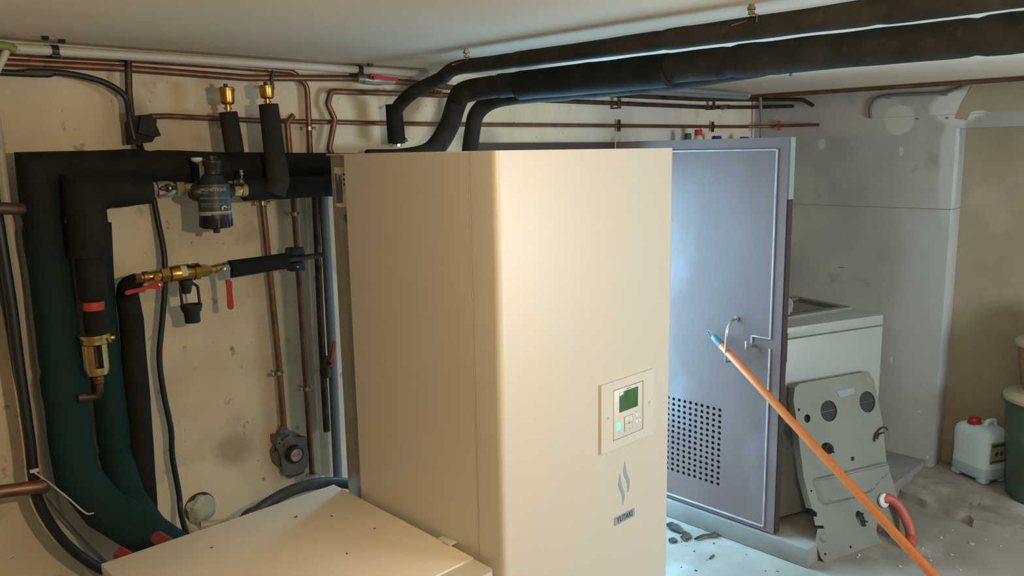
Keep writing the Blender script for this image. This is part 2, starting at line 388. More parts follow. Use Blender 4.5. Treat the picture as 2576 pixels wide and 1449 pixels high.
bm = NB(); tube(bm, pts, .0052, 12); lathe(bm, (DXF-.006, 1.716, .993), (1, 0, 0), disc_prof(.011, .007), 14)
obj('pull_handle', bm, m_steel, door, label='bent steel bow handle')
bm = NB()
for z in (.35, 1.45): lathe(bm, (DXF+.046, YW-.028, z), (0, 0, 1), disc_prof(.008, .1), 12)
obj('hinge', bm, m_dedge, door)

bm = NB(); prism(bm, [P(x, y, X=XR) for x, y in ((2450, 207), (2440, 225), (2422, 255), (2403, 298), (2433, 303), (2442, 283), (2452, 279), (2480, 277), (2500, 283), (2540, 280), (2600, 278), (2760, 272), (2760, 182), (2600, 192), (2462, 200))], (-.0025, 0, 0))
struct('wall_patch', bm, m_rec)  # thin brown sheet on the side wall above the recess, in the recess colour
# unseen window unit added behind the camera to go with the fill
bm = NB(); win = None
for a, b in (((WX0, WZ0), (WX1, WZ0+.05)), ((WX0, WZ1-.05), (WX1, WZ1)), ((WX0, WZ0+.05), (WX0+.05, WZ1-.05)), ((WX1-.05, WZ0+.05), (WX1, WZ1-.05)), (((WX0+WX1)/2-.02, WZ0+.05), ((WX0+WX1)/2+.02, WZ1-.05))):
    lohi(bm, (a[0], YF-.16, a[1]), (b[0], YF-.10, b[1]))
struct('added_window_1', bm, m_pvc, recalc=False)
#NEXT
# ------------------------------------------------------------ tall indoor unit
UX0, UX1, UY0, UYS, UY1, UT = 1.071, 1.671, 1.147, 1.225, 1.683, 1.705
unit = thing('heating_unit', 'tall cream heating cabinet with a control panel and flame emblem on its front', 'heating unit', (1.37, 1.45, 0))
def ushell(bm, y0, y1, z0, z1, rad, x0=UX0, x1=UX1):
    """front cover: U-shaped cover with rounded upright corners"""
    n = 8; loop = [V((x0, y1, z0)), ]
    loop += [V((x0+rad-rad*math.cos(PI/2*k/n), y0+rad-rad*math.sin(PI/2*k/n), z0)) for k in range(n+1)]
    loop += [V((x1-rad+rad*math.sin(PI/2*k/n), y0+rad-rad*math.cos(PI/2*k/n), z0)) for k in range(n+1)]
    loop += [V((x1, y1, z0))]
    prism(bm, loop, (0, 0, z1-z0))
bm = NB(); ushell(bm, UY0, UYS-.0015, .03, UT, .014)
for e in bm.edges: pass
obj('front_cover', bm, m_white, unit)
bm = NB(); lohi(bm, (UX0, UYS+.0015, .03), (UX0+.002, UY1, UT-.003)); lohi(bm, (UX0, UYS+.0008, .03), (UX0+.014, UYS+.0028, UT-.003), .0006)
obj('side_panel', bm, m_white, unit, recalc=False)
bm = NB(); lohi(bm, (UX1-.002, UYS+.0015, .03), (UX1, UY1, UT-.003)); obj('side_panel', bm, m_white, unit)
bm = NB(); lohi(bm, (UX0, UYS, UT-.004), (UX1, 1.764, UT), .001); obj('top_panel', bm, m_white, unit)
bm = NB(); lohi(bm, (UX0+.010, UYS+.02, .03), (UX1-.010, 1.760, UT-.004)); obj('chassis', bm, m_galv, unit, label='bare metal rear chassis')
bm = NB(); lohi(bm, (UX0+.05, UY0+.05, 0), (UX1-.05, 1.72, .03)); obj('base', bm, m_blk, unit)
# rating sticker and green dot on the rear strip
RX = UX0+.010
bm = NB(); lohi(bm, (RX-.0006, 1.686, 1.575), (RX, 1.745, 1.672)); s = obj('rating_sticker', bm, mat('sticker_paper', (.66, .62, .55), .7, col2=(.52, .48, .42), scale=60), unit, label='pale rating sticker covered in small print')
bm = NB()
for k in range(3): prism(bm, circle((RX-.0008, 1.702, 1.655-.012*k), .0035, (0, 1, 0), (0, 0, 1), 10), (-.0003, 0, 0))
for k in range(14): lohi(bm, (RX-.001, 1.712+.0022*k, 1.582+.004*random.random()), (RX-.0007, 1.713+.0022*k, 1.66-.02*random.random()))
obj('sticker_print', bm, m_blk, s, recalc=False)
bm = NB(); prism(bm, circle((RX, 1.703, 1.548), .0105, (0, 1, 0), (0, 0, 1), 20), (-.0006, 0, 0)); obj('green_dot_sticker', bm, mat('green_sticker', (.05, .17, .05), .5), unit, label='round green dot sticker')
# control panel
CY = UY0
cp = None
bm = NB()
for a, b in (((1.384, .998), (1.427, 1.166)), ((1.546, .998), (1.587, 1.166)), ((1.427, .998), (1.546, 1.020)), ((1.427, 1.145), (1.546, 1.166))):
    lohi(bm, (a[0], CY-.007, a[1]), (b[0], CY+.001, b[1]))
m_ctl = mat('control_plastic', (.66, .63, .56), .45)
m_ctl2 = mat('control_plastic_light', (.70, .68, .62), .4)
obj('control_surround', bm, m_ctl, unit, recalc=False)
bm = NB(); lohi(bm, (1.4285, CY-.0085, 1.0215), (1.540, CY+.001, 1.1435), .002); ctl = obj('controller', bm, m_ctl2, unit)
bm = NB(); lohi(bm, (1.448, CY-.0092, 1.0855), (1.521, CY-.008, 1.1355), .0008); obj('screen', bm, mat('lcd_glass', (.05, .15, .05), .12, col2=(.09, .14, .12), scale=9, lo=.45, hi=.55), ctl, label='dark green display screen')
bm = NB(); lohi(bm, (1.4365, CY-.0105, 1.0445), (1.4515, CY-.008, 1.062), .0018); obj('power_button', bm, mat('lit_button', (.15, .8, .4), .4, emit=(.12, 1, .42, 1.3)), ctl, label='square button glowing green')
bm = NB(); lohi(bm, (1.4672, CY-.0092, 1.0325), (1.5008, CY-.008, 1.0715), .0006); obj('keypad_rim', bm, mat('key_rim', (.40, .38, .34), .5), ctl)
bm = NB(); lohi(bm, (1.4685, CY-.0105, 1.034), (1.4995, CY-.008, 1.070), .003); kp = obj('keypad', bm, m_ctl2, ctl)
bm = NB()
for x, z in ((1.484, 1.065), (1.484, 1.039), (1.473, 1.052), (1.495, 1.052)): prism(bm, circle((x, CY-.0106, z), .0018, (1, 0, 0), (0, 0, 1), 3), (0, -.0003, 0))
lohi(bm, (1.479, CY-.0109, 1.0505), (1.489, CY-.0106, 1.0535)); lohi(bm, (1.480, CY-.0109, 1.0565), (1.488, CY-.0106, 1.0575))
m_print = mat('grey_print', (.16, .16, .15), .5)
obj('keypad_print', bm, m_print, kp, recalc=False)
for x, z in ((1.515, 1.0655), (1.515, 1.0475), (1.5285, 1.0475)):
    bm = NB(); lathe(bm, (x, CY-.0105, z), (0, 1, 0), disc_prof(.0042, .003, .0006), 16); obj('round_button', bm, mat('white_button', (.85, .84, .8), .35), ctl)
for x0, x1, z0, z1 in ((1.510, 1.520, 1.0715, 1.0728), (1.513, 1.518, 1.0545, 1.0556), (1.525, 1.532, 1.0545, 1.0558), (1.476, 1.492, 1.1385, 1.1405)):
    bm = NB(); lohi(bm, (x0, CY-.0088, z0), (x1, CY-.0084, z1)); obj('printed_mark', bm, m_print, ctl)
for x, z in ((1.408, 1.082), (1.570, 1.082)):
    bm = NB(); lathe(bm, (x, CY-.0078, z), (0, 1, 0), disc_prof(.0042, .002, .0005), 14); lohi(bm, (x-.003, CY-.0082, z-.0005), (x+.003, CY-.0076, z+.0005)); obj('screw', bm, mat('screw_cover', (.47, .44, .38), .5), unit, recalc=False)
# emblem: two curling flame strokes
m_emb = mat('emblem_blue_grey', (.30, .37, .43), .4)
def flame(px):
    L = [P(x, y, Y=CY) for x, y in px]; bm = NB(); prism(bm, L, (0, -.0006, 0)); return bm
def fl(dx, dy):
    z = lambda x, y: (1450+x*.3106+dx, 900+y*.3106+dy)
    a = [(392, 835), (386, 870), (379, 910), (380, 935), (388, 962), (400, 990), (408, 1015), (412, 1045), (412, 1090)]
    b = [(418, 1088), (424, 1065), (430, 1035), (431, 1005), (426, 980), (416, 955), (407, 930), (401, 900), (398, 865)]
    return [z(x, y) for x, y in a+b]
for nm, q in (('flame_stroke', fl(0, 0)), ('flame_stroke', fl(-41*.3106, 101*.3106))):
    obj(nm, flame(q), m_emb, unit, label='blue-grey flame stroke of the emblem')
bm = NB(); n = 5; c = []
x0, x1, z0, z1, q = 1.441, 1.522, .797, .819, .003
for cx_, cz_, a0 in ((x1-q, z1-q, 0), (x0+q, z1-q, 1), (x0+q, z0+q, 2), (x1-q, z0+q, 3)):
    c += [V((cx_+q*math.cos(PI/2*(a0+k/n)), CY, cz_+q*math.sin(PI/2*(a0+k/n)))) for k in range(n+1)]
prism(bm, c, (0, -.0012, 0)); pl = obj('name_plate', bm, m_emb, unit, label='blue-grey plate reading YUTAKI')
text('plate_lettering', 'YUTAKI', .0195, mat('plate_ink', (.035, .05, .06), .4), pl, lambda c: V((1.4815+c.x*.86, CY-.0012-c.z-.0003, .808+c.y)), .0002, bold=.0004, spacing=1.08)
bm = NB()
for x, y in ((1.30, 1.153), (1.10, 1.20)):
    bm = NB(); lathe(bm, (x, y+.02, UT), (0, 0, 1), disc_prof(.004, .002, .0005), 10); obj('lid_screw', bm, m_copd, unit)

# ------------------------------------------------------------ low white cabinet
LX0, LX1, LY0, LY1, LT = .473, 1.056, 1.160, 1.790, .835
low = thing('low_cabinet', 'low cream cabinet with a flat dusty top beside the tall cabinet', 'cabinet', (.76, 1.47, 0))
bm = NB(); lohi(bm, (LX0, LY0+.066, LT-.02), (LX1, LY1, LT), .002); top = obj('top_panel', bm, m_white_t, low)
bm = NB(); ushell(bm, LY0, LY0+.0645, .03, LT-.004, .012, LX0, LX1); obj('front_cover', bm, m_white, low)
bm = NB(); lohi(bm, (LX0, LY0+.066, .03), (LX1, LY1-.004, LT-.021)); obj('body', bm, m_white, low)
bm = NB(); lohi(bm, (LX0+.04, LY0+.04, 0), (LX1-.04, LY1-.04, .03)); obj('base', bm, m_blk, low)
bm = NB()
for x, y in ((835+0, 1086/2.42+850), (533, 1378), (1272/2.342+200, 1302), (873, 1393), (943, 1330), (746, 1299)):
    p = P(x, y, Z=LT); a = random.random()*3
    box(bm, p+V((0, 0, .001)), (.007, .0022, .0012), .0004, Matrix.Rotation(a, 3, 'Z'))
tag(obj('grit', bm, m_copd, recalc=False), 'few dark crumbs of grit scattered on the low cabinet top', 'grit', kind='stuff')
bm = NB(); lohi(bm, (1.05, 1.30, LT), (1.0705, 1.325, LT+.006), .002); lohi(bm, (1.052, 1.322, LT), (1.0705, 1.35, LT+.002), .001)
tag(obj('silicone_blob', bm, m_ctl, recalc=False), 'small beige sealant blob where low cabinet meets tall cabinet', 'sealant')

# ------------------------------------------------------------ insulated pipework
def foam(name, pts, r, label, group=None, m=None, fil=.06, wob=.05, step=.02, seed=0, cat='insulated pipe', seams=(), parent=None, seg=20, sm=False):
    p = smooth_path(pts) if sm else fillet(pts, fil, 8)
    if fil == 0 and not sm:
        rm = r if not isinstance(r, (list, tuple)) else max(r); sharp_ = [p[i] for i in range(1, len(p)-1) if (p[i]-p[i-1]).angle(p[i+1]-p[i]) > .3]
        p = [v for v in resample(p, step) if all(v is c or (v-c).length < 1e-6 or (v-c).length > rm*1.12 for c in sharp_)]
    else: p = resample(p, step)
    n = len(p)
    if not isinstance(r, (list, tuple)): r = [r, r]
    rr = []
    for i in range(n):
        t = i/(n-1)*(len(r)-1); k = min(int(t), len(r)-2); rr.append(r[k]+(r[k+1]-r[k])*(t-k))
    for s in seams:
        i = int(s*(n-1)); rr[i] *= .93
        for j in range(i+1, min(n, i+4)): rr[j] *= 1.03
    bm = NB(); tube(bm, p, rr, seg, True, wob, 9, seed)
    o = obj(name, bm, m or m_foam, parent, None if parent is None else label)
    if parent is None: tag(o, label, cat, group)
    return o
YP = 2.29
# main upper line: along the wall, then down the wall at the left and forward under the cabinet
a = [P(900, 417, Y=YP), P(600, 419, Y=YP), P(360, 421, Y=YP), P(98, 432, Y=YP), P(108, 540, Y=YP), P(125, 665, Y=YP), P(149, 870, Y=YP-.01), P(177, 1098, Y=YP-.02), P(194, 1195, Y=YP-.03), P(262, 1280, Y=2.2), P(372, 1345, Y=2.08), P(480, 1420, Y=1.93)]
foam('insulated_pipe', a, [.040, .041, .043, .048, .050, .051, .051, .052, .055, .055], 'thick black insulated pipe, outermost, turning down the far left of the wall', seams=(.36, .52, .72), seed=1, m=m_foamt, fil=0)
# second line: short horizontal piece and its elbow, shrinking down to the brass safety valve
YB = YP-.085
b = [P(377, 480, Y=YB), P(212, 484, Y=YB), P(219, 560, Y=YB), P(228, 645, Y=YB)]
foam('insulated_pipe', b, [.034, .038, .045, .047, .049], 'black insulated elbow pipe ending at the lever valve left of the filter', seams=(.5,), seed=2, m=m_foam, fil=0)
foam('insulated_pipe', [P(226, 646, Y=YB), P(235, 750, Y=YB)], [.036, .034], 'slim black insulated pipe directly below the insulated elbow', seed=12, m=m_foam, wob=.03)
bm = NB(); tube(bm, [P(233, 742, Y=YB), P(243, 846, Y=YB)], .025, 24); dt = tag(obj('drop_tube', bm, m_foam), 'smooth black tube with a red tape band above the big brass valve', 'pipe')
bm = NB(); tube(bm, [P(234, 758, Y=YB), P(236, 779, Y=YB)], .0258, 24, True); o_ = obj('tape_band', bm, m_redt, dt, label='red tape band')
foam('insulated_pipe', [P(240, 560, Y=YP+.05), P(252, 800, Y=YP+.05), P(276, 1000, Y=YP+.05), P(292, 1150, Y=YP+.04), P(322, 1250, Y=2.24), P(378, 1330, Y=2.13), P(450, 1400, Y=1.98)], [.040, .041, .043, .043, .042, .041], 'flare-tinted black insulated pipe between the outermost pipe and the narrow one', seed=13, m=m_foamt, seams=(.55,))
# third: narrow black strip pipe behind
c = [P(345, 706, Y=2.265), P(322, 716, Y=2.29), P(320, 745, Y=2.33), P(330, 800, Y=2.33), P(350, 1060, Y=2.33), P(366, 1300, Y=2.32), P(380, 1400, Y=2.30)]
foam('insulated_pipe', c, [.022, .030, .032, .034, .034, .034], 'narrow black insulated pipe rising to the brass filling valve with red lever', fil=.05, seed=3)
# right-hand piece of the second line, from the filter to behind the tall unit
foam('insulated_pipe', [P(612, 478, Y=YP-.06), P(700, 474, Y=YP-.06), P(940, 462, Y=YP-.06)], [.032, .033, .034], 'black insulated pipe running from the filter to behind the tall cabinet', seed=4, seams=(.2,))
# risers with automatic air vents
def vent(px, top, bot, yw, label, wid=.022):
    t = thing('air_vent', label, 'air vent', P(px, bot, Y=yw), 'brass air vents'); z0 = P(px, bot, Y=yw).z; z1 = P(px, top, Y=yw).z; h = z1-z0; p = V((P(px, bot, Y=yw).x, yw, z0))
    bm = NB(); lathe(bm, p, (0, 0, 1), [(0, .007), (h*.12, .007), (h*.12, .0115), (h*.2, .0115), (h*.2, .008), (h*.3, .008), (h*.32, .015), (h*.36, wid-.003), (h*.42, wid-.002), (h*.84, wid-.0005), (h*.84, wid+.001), (h*.95, wid+.001), (h, wid-.006)], 32)
    obj('vent_body', bm, m_brass, t)
    bm = NB(); lathe(bm, p+V((-.002, 0, h)), (0, 0, 1), [(0, .006), (.008, .006), (.009, .005)], 14); obj('vent_cap', bm, m_blk, t)
vent(574, 219, 283, 2.24, 'brass air vent on the lower foam riser, further left')
vent(673, 214, 264, 2.21, 'brass air vent on the taller foam riser, right of the other')
foam('insulated_pipe', [P(574, 283, Y=2.25), P(591, 384, Y=2.24)], .0262, 'short black foam riser under the left brass air vent', m=m_foamg, seed=5, group=None)
foam('insulated_pipe', [P(676, 263, Y=2.21), P(690, 380, Y=2.20), P(700, 450, Y=2.195), P(688, 488, Y=2.20)], [.0285, .031, .035, .033], 'tall black foam riser under the right brass air vent', seed=6, m=m_foamg, fil=.03)
# the sweep from behind the cabinet up to the ceiling, then forward under the ceiling
AX, AZc, BX, BZc, CX, CZc = 1.62, 1.955, 1.90, 1.922, 2.03, 1.899
sweep = [P(925, 402, Y=2.27), P(1010, 400, Y=2.25), P(1085, 380, Y=2.22), P(1128, 320, Y=2.20), P(1150, 255, Y=2.22), V((BX-.03, 2.15, BZc-.012)), V((BX, 2.02, BZc)), V((BX, 1.85, BZc))]
PB = foam('insulated_pipe', sweep+[V((BX, .9, BZc)), V((BX, -.4, BZc-.004))], [.034, .036, .038, .041, .041, .041, .041, .041], 'thickest black insulated pipe sweeping up from behind the cabinet and forward under the ceiling', sm=True, seed=7, m=m_foamg, seams=(.30, .40, .55, .72))
el = [P(1003, 362, Y=2.27), P(996, 300, Y=2.27), P(1000, 272, Y=2.24), P(1040, 232, Y=2.14), V((AX+.035, 2.02, AZc-.02)), V((AX, 1.90, AZc)), V((AX, 1.7, AZc))]
PA = foam('insulated_pipe', el+[V((AX, .9, AZc)), V((AX, -.4, AZc))], [.021, .022, .022, .023, .025, .027, .027, .027], 'thinner black insulated pipe hung closest to the ceiling, elbowing down above the cabinet', sm=True, seed=8, m=m_foamg, seams=(.22, .35, .5, .66))
foam('foam_sleeve', [P(998, 360, Y=2.268), P(990, 262, Y=2.268)], [.030, .0285], 'short black foam sleeve around the drop of the thin ceiling pipe', cat='pipe insulation', m=m_foam, seed=9, parent=PA)
bm = NB(); lathe(bm, P(1003, 368, Y=2.27), (0, 0, 1), [(0, .009), (.012, .009)], 6); lathe(bm, P(1013, 357, Y=2.245), (.5, -.6, .4), [(0, .004), (.012, .004), (.012, .007), (.018, .007)], 10)
tag(obj('pipe_union', bm, m_steel, recalc=False), 'shiny nut poking out below the short foam sleeve', 'pipe fitting')
rc_ = [P(1180, 395, Y=2.25), P(1188, 330, Y=2.25), P(1200, 285, Y=2.24), V((CX-.02, 2.16, CZc-.012)), V((CX, 2.0, CZc)), V((CX, 1.75, CZc))]
foam('insulated_pipe', rc_+[V((CX, 1.4, CZc+.002)), V((CX+.0, 1.05, CZc+.02)), V((CX, .6, CZc+.035))], [.030, .030, .030, .031, .030, .028, .027, .024, .022], 'lowest black insulated pipe rising behind the sweep and tucked under the thick ceiling pipe', sm=True, seed=10, m=m_foamg, seams=(.45, .6, .8))
bm = NB(); p = resample([V((BX-.008, 1.90, BZc-.005)), V((BX-.008, 1.32, BZc-.005))], .03); tube(bm, p, [.046]*len(p), 22, True, .05, 9, 3)
obj('foam_sleeve', bm, m_foam, PB, 'wider foam sleeve just past the bend')
# hangers
def hanger(x, y, zpipe, r, label):
    t = thing('pipe_hanger', label, 'pipe hanger', (x, y, zpipe), 'pipe hangers on the ceiling')
    bm = NB(); lathe(bm, (x, y, zpipe+r-.004), (0, 0, 1), [(0, .003), (ZC-zpipe-r+.004, .003)], 8); lathe(bm, (x, y, ZC-.012), (0, 0, 1), [(0, .010), (.006, .010), (.006, .007), (.012, .007)], 6); obj('hanger_bolt', bm, m_zinc, t)
    bm = NB(); lathe(bm, (x, y, zpipe+r), (0, 0, 1), [(0, .008), (.006, .008)], 6)
    for s in (-1, 1): tube(bm, [V((x, y, zpipe+r+.004)), V((x-.012*s, y-.02, zpipe+r*.8)), V((x-.03, y-.03*s, zpipe+r*.2))], .0012, 6)
    obj('tie_wire', bm, m_zinc, t)
hanger(AX-.012, 1.84, AZc, .025, 'small zinc hanger above the thin ceiling pipe, nearest its elbow')
hanger(AX-.012, .915, AZc, .027, 'small shiny hanger with twisted wire above the thin ceiling pipe')
bm = NB(); box(bm, (BX+.02, .98, BZc-.043), (.05, .006, .003), 0, Matrix.Rotation(.5, 3, 'Z')); 
tag(obj('cable_tie', bm, m_blk), 'short black cable tie end under the thick ceiling pipe', 'cable tie')

# red end caps of hoses beside the cabinet
for (x, y, Y, lab) in ((395, 1352, 1.90, 'red plastic pipe end behind the low cabinet, the upper right one'), (300, 1392, 1.88, 'red plastic pipe end behind the low cabinet, the lower left one')):
    p = P(x, y, Y=Y); q = P(x+62, y+38, Y=1.80); bm = NB(); tube(bm, [p, p.lerp(q, .9)], .016, 16)
    tag(obj('pipe_end', bm, m_dred), lab, 'pipe end', 'red pipe ends')
#NEXT
# ------------------------------------------------------------ magnetic filter and its valves
FY = 2.19
fx = P(539, 500, Y=FY).x
zt = lambda y: P(543, y, Y=FY).z
filt = thing('magnetic_filter', 'black magnetic filter canister with a printed blue-grey label', 'filter', (fx, FY, zt(582)))
z0 = zt(555)
R0 = .0435
bm = NB(); lathe(bm, (fx, FY, z0), (0, 0, 1), [(0, R0), (zt(466)-z0, R0), (zt(460)-z0, R0-.003), (zt(440)-z0, .033), (zt(437)-z0, .026), (zt(418)-z0, .026), (zt(414)-z0, .030), (zt(404)-z0, .030), (zt(402)-z0, .018), (zt(392)-z0, .017)], 40)
obj('canister', bm, m_blk, filt)
bm = NB(); zz = zt(575); hh = zt(549)-zz
ax = [(0, .038), (.006, .0435), (hh, .0445), (hh, .030)]; lathe(bm, (fx, FY, zz+.002), (0, 0, 1), ax, 40)
for k in range(24):
    a = 2*PI*k/24; box(bm, V((fx+.044*math.cos(a), FY+.044*math.sin(a), zz+hh*.55)), (.0022, .004, hh*.7), 0, Matrix.Rotation(a, 3, 'Z'))
obj('bottom_cap', bm, m_blk, filt, recalc=False)
bm = NB(); lathe(bm, (fx, FY, zt(586)), (0, 0, 1), [(0, .009), (.003, .010), (zt(572)-zt(586), .010)], 14); obj('drain_plug', bm, m_blk, filt)
# bracket body behind, linking the two valves
bm = NB(); lathe(bm, (fx-.062, FY+.012, zt(482)), (1, 0, 0), [(0, .017), (.010, .024), (.03, .028), (.10, .028), (.118, .020), (.124, .017)], 24)
box(bm, (fx-.010, FY+.018, zt(430)), (.060, .05, .075), .008); obj('filter_head', bm, m_blk, filt, recalc=False)
bm = NB(); lathe(bm, (fx-.045, FY-.01, zt(412)), (0, 0, 1), [(0, .005), (.012, .005)], 10); obj('bleed_stem', bm, m_blk, filt)
bm = NB(); lathe(bm, (fx-.045, FY-.01, zt(407)), (0, 0, 1), [(0, .007), (.005, .014), (.011, .015), (.013, .012)], 20); obj('bleed_knob', bm, mat('cream_knob', (.70, .66, .56), .4), filt, label='cream bleed knob')
# wrapped label
def cyl(rad, th0=0, zc=None):
    # text x runs to the right as seen from the room
    def f(c):
        th = c.x/R0+th0; return V((fx+(rad+c.z)*math.sin(th), FY-(rad+c.z)*math.cos(th), zc+c.y))
    return f
TH = math.radians(-25)     # label centre turned towards the camera
def wrap(bm, a0, a1, za, zb, rad=R0+.0004, n=30):
    r = []
    for k in range(n+1):
        a = a0+(a1-a0)*k/n; d = V((math.sin(a), -math.cos(a), 0)); r.append([bm.verts.new(V((fx, FY, z))+d*q) for z, q in ((za, rad-.001), (za, rad), (zb, rad), (zb, rad-.001))])
    for x, y in zip(r, r[1:]):
        for k in range(4): bm.faces.new((x[k], y[k], y[(k+1) % 4], x[(k+1) % 4]))
    bm.faces.new(r[0]); bm.faces.new(r[-1][::-1])
zl = lambda y: P(543, y, Y=FY-R0).z
m_lab = mat('label_slate', (.045, .048, .055), .45, col2=(.055, .075, .095), scale=14, lo=.4, hi=.6)
bm = NB(); wrap(bm, TH-1.6, TH+1.35, zl(541), zl(464)); lab = obj('label_sheet', bm, m_lab, filt, label='blue-grey printed label reading FILTRE MAGNÉTIQUE')
bm = NB(); wrap(bm, TH+.35, TH+1.34, zl(532), zl(464), R0+.0008); obj('label_tint', bm, mat('label_blue', (.05, .085, .11), .45), lab)
bm = NB(); wrap(bm, TH-1.6, TH+1.35, zl(541), zl(533), R0+.0009); obj('label_band', bm, mat('label_lilac', (.24, .24, .29), .5), lab)
bm = NB(); wrap(bm, TH-1.6, TH+1.35, zl(536), zl(533.2), R0+.0012); wrap(bm, TH-1.1, TH-.25, zl(542), zl(538), R0+.0012); obj('label_stripe', bm, m_pvc, lab, recalc=False)
m_ink = mat('label_lettering', (.42, .42, .42), .5)
def ltx(body, x, y, size, **k): text('lettering', body, size, m_ink, lab, cyl(R0+.0012, TH+x, zl(y)), .0002, **k)
ltx('FILTRE MAGNÉTIQUE', -.50, 477, .0122, bold=.0002)
ltx('PERFORMANCE', -.75, 485, .0055); ltx('POUR CIRCUIT DE CHAUFFAGE', .05, 499, .0062)
ltx('PROTECTION ANTI-BOUE', -.15, 513, .0055); ltx('NETTOYAGE FACILE', -.3, 519, .0055)
bm = NB()
def ring(bm, th, z, ro, ri, a0, a1, n=18):
    f = cyl(R0+.0012, TH+th, z); lo = [f(V((ro*math.cos(a0+(a1-a0)*k/n), ro*math.sin(a0+(a1-a0)*k/n), 0))) for k in range(n+1)]+[f(V((ri*math.cos(a1+(a0-a1)*k/n), ri*math.sin(a1+(a0-a1)*k/n), 0))) for k in range(n+1)]
    prism(bm, lo, (0, -.0004, 0))
ring(bm, .62, zl(526), .0085, .0045, .2, PI+.6); obj('logo_ring', bm, m_ctl2, lab, label='white open ring of the label logo')
bm = NB(); f = cyl(R0+.0012, TH+.62, zl(526)); prism(bm, [f(V(c)) for c in ((-.002, -.005, 0), (.018, -.006, 0), (.018, 0, 0), (.010, -.002, 0), (.004, .001, 0), (0, -.001, 0))], (0, -.0004, 0)); obj('logo_wave', bm, m_red, lab, label='red wave of the label logo')
bm = NB(); prism(bm, [f(V(c)) for c in ((.011, -.001, 0), (.018, .0005, 0), (.0165, .010, 0), (.0145, .004, 0), (.013, .007, 0))], (0, -.0005, 0)); obj('logo_peak', bm, mat('label_salmon', (.5, .25, .2), .5), lab)

# isolating valve left of the filter
VY = YB; p0 = P(374, 478, Y=VY); p1 = P(468, 478, Y=VY)
iv = thing('ball_valve', 'nickel ball valve with a black butterfly handle, left of the filter', 'valve', p0)
L = (p1-p0).x
bm = NB(); lathe(bm, p0, (1, 0, 0), [(-.01, .017), (L*.18, .017), (L*.2, .022), (L*.28, .0235), (L*.5, .0235), (L*.62, .021), (L*.64, .015), (L*.72, .015)], 28)
lathe(bm, p0+V((0, 0, 0)), (1, 0, 0), [(0, .023), (L*.16, .023)], 6); obj('valve_body', bm, m_steel, iv, recalc=False)
bm = NB(); lathe(bm, p0+V((L*.70, 0, 0)), (1, 0, 0), [(0, .019), (.001, .021), (L*.22, .021), (L*.24, .019), (L*.24, .012), (L*.5, .012)], 6); obj('union_nut', bm, m_brassp, iv)
bm = NB(); q = p0+V((L*.42, -.036, .004)); lathe(bm, q+V((0, 0, 0)), (0, 1, 0), [(0, .009), (.003, .011), (.018, .011)], 16)
box(bm, q+V((0, .004, 0)), (.046, .008, .013), .004); obj('butterfly_handle', bm, m_blk, iv, recalc=False)
bm = NB(); lathe(bm, q+V((0, -.004, 0)), (0, 1, 0), [(0, .003), (.002, .0045), (.005, .0045)], 10); obj('handle_screw', bm, m_steel, iv)
# isolating valve right of the filter
p0 = P(575, 480, Y=VY); p1 = P(616, 480, Y=VY); L = (p1-p0).x
rv = thing('ball_valve', 'pale brass ball valve joining the filter to the right-hand foam pipe', 'valve', p0)
bm = NB(); lathe(bm, p0, (1, 0, 0), [(-.012, .013), (L*.1, .013), (L*.12, .019), (L*.5, .020), (L*.72, .017), (L*.74, .019), (L*1.05, .019)], 24); obj('valve_body', bm, m_brassp, rv)
bm = NB(); box(bm, p0+V((L*.55, -.012, .024)), (.034, .012, .016), .004); obj('butterfly_handle', bm, m_blk, rv)
bm = NB(); lathe(bm, p0+V((L*.62, -.022, .027)), (0, 1, 0), [(0, .004), (.002, .0055), (.006, .0055)], 12); obj('handle_screw', bm, m_steel, rv)
bm = NB(); lathe(bm, p0+V((L*.66, -.02, .045)), (.2, .5, 1), [(-.012, .003), (0, .004), (.002, .0065), (.012, .0065), (.014, .004)], 12); obj('bleed_screw', bm, m_steel, rv)

# ------------------------------------------------------------ brass safety valve under the red-taped tube
sv = thing('safety_valve', 'large brass discharge valve with an open slotted outlet cage', 'valve', P(240, 955, Y=YB))
a, b = P(242, 845, Y=YB), P(240, 945, Y=YB); hz = lambda y: P(241, y, Y=YB).z; xx = P(241, 900, Y=YB).x
bm = NB(); lathe(bm, (xx+.002, YB, hz(866)), (0, 0, 1), [(0, .028), (.004, .033), (hz(850)-hz(866), .034), (hz(846)-hz(866), .037), (hz(840)-hz(866), .037), (hz(838)-hz(866), .030)], 28)
obj('valve_collar', bm, m_brassp, sv)
bm = NB(); za, zb = hz(925), hz(866)
for k, (a0, a1) in enumerate(((-2.9, -1.95), (-1.25, .6), (1.2, 2.6))):
    n = 8; lo = [V((xx+.030*math.cos(a0+(a1-a0)*i/n), YB+.030*math.sin(a0+(a1-a0)*i/n), za)) for i in range(n+1)]+[V((xx+.023*math.cos(a1+(a0-a1)*i/n), YB+.023*math.sin(a1+(a0-a1)*i/n), za)) for i in range(n+1)]
    prism(bm, lo, (0, 0, zb-za+.001))
obj('outlet_cage', bm, m_brassp, sv, recalc=False)
bm = NB(); lathe(bm, (xx, YB, za+.003), (0, 0, 1), [(0, .008), (zb-za-.004, .008)], 12); obj('valve_stem', bm, m_copd, sv)
bm = NB(); lathe(bm, (xx, YB, hz(945)), (0, 0, 1), [(0, .018), (.004, .026), (za-hz(945)-.001, .0305), (za-hz(945)+.002, .0305)], 28); obj('outlet_cup', bm, m_brassp, sv)
bm = NB(); lathe(bm, (xx+.024, YB-.014, hz(853)), (.75, -.6, .15), [(0, .013), (.012, .013), (.014, .008), (.022, .006), (.024, .003)], 12); obj('test_plug', bm, m_brass, sv)
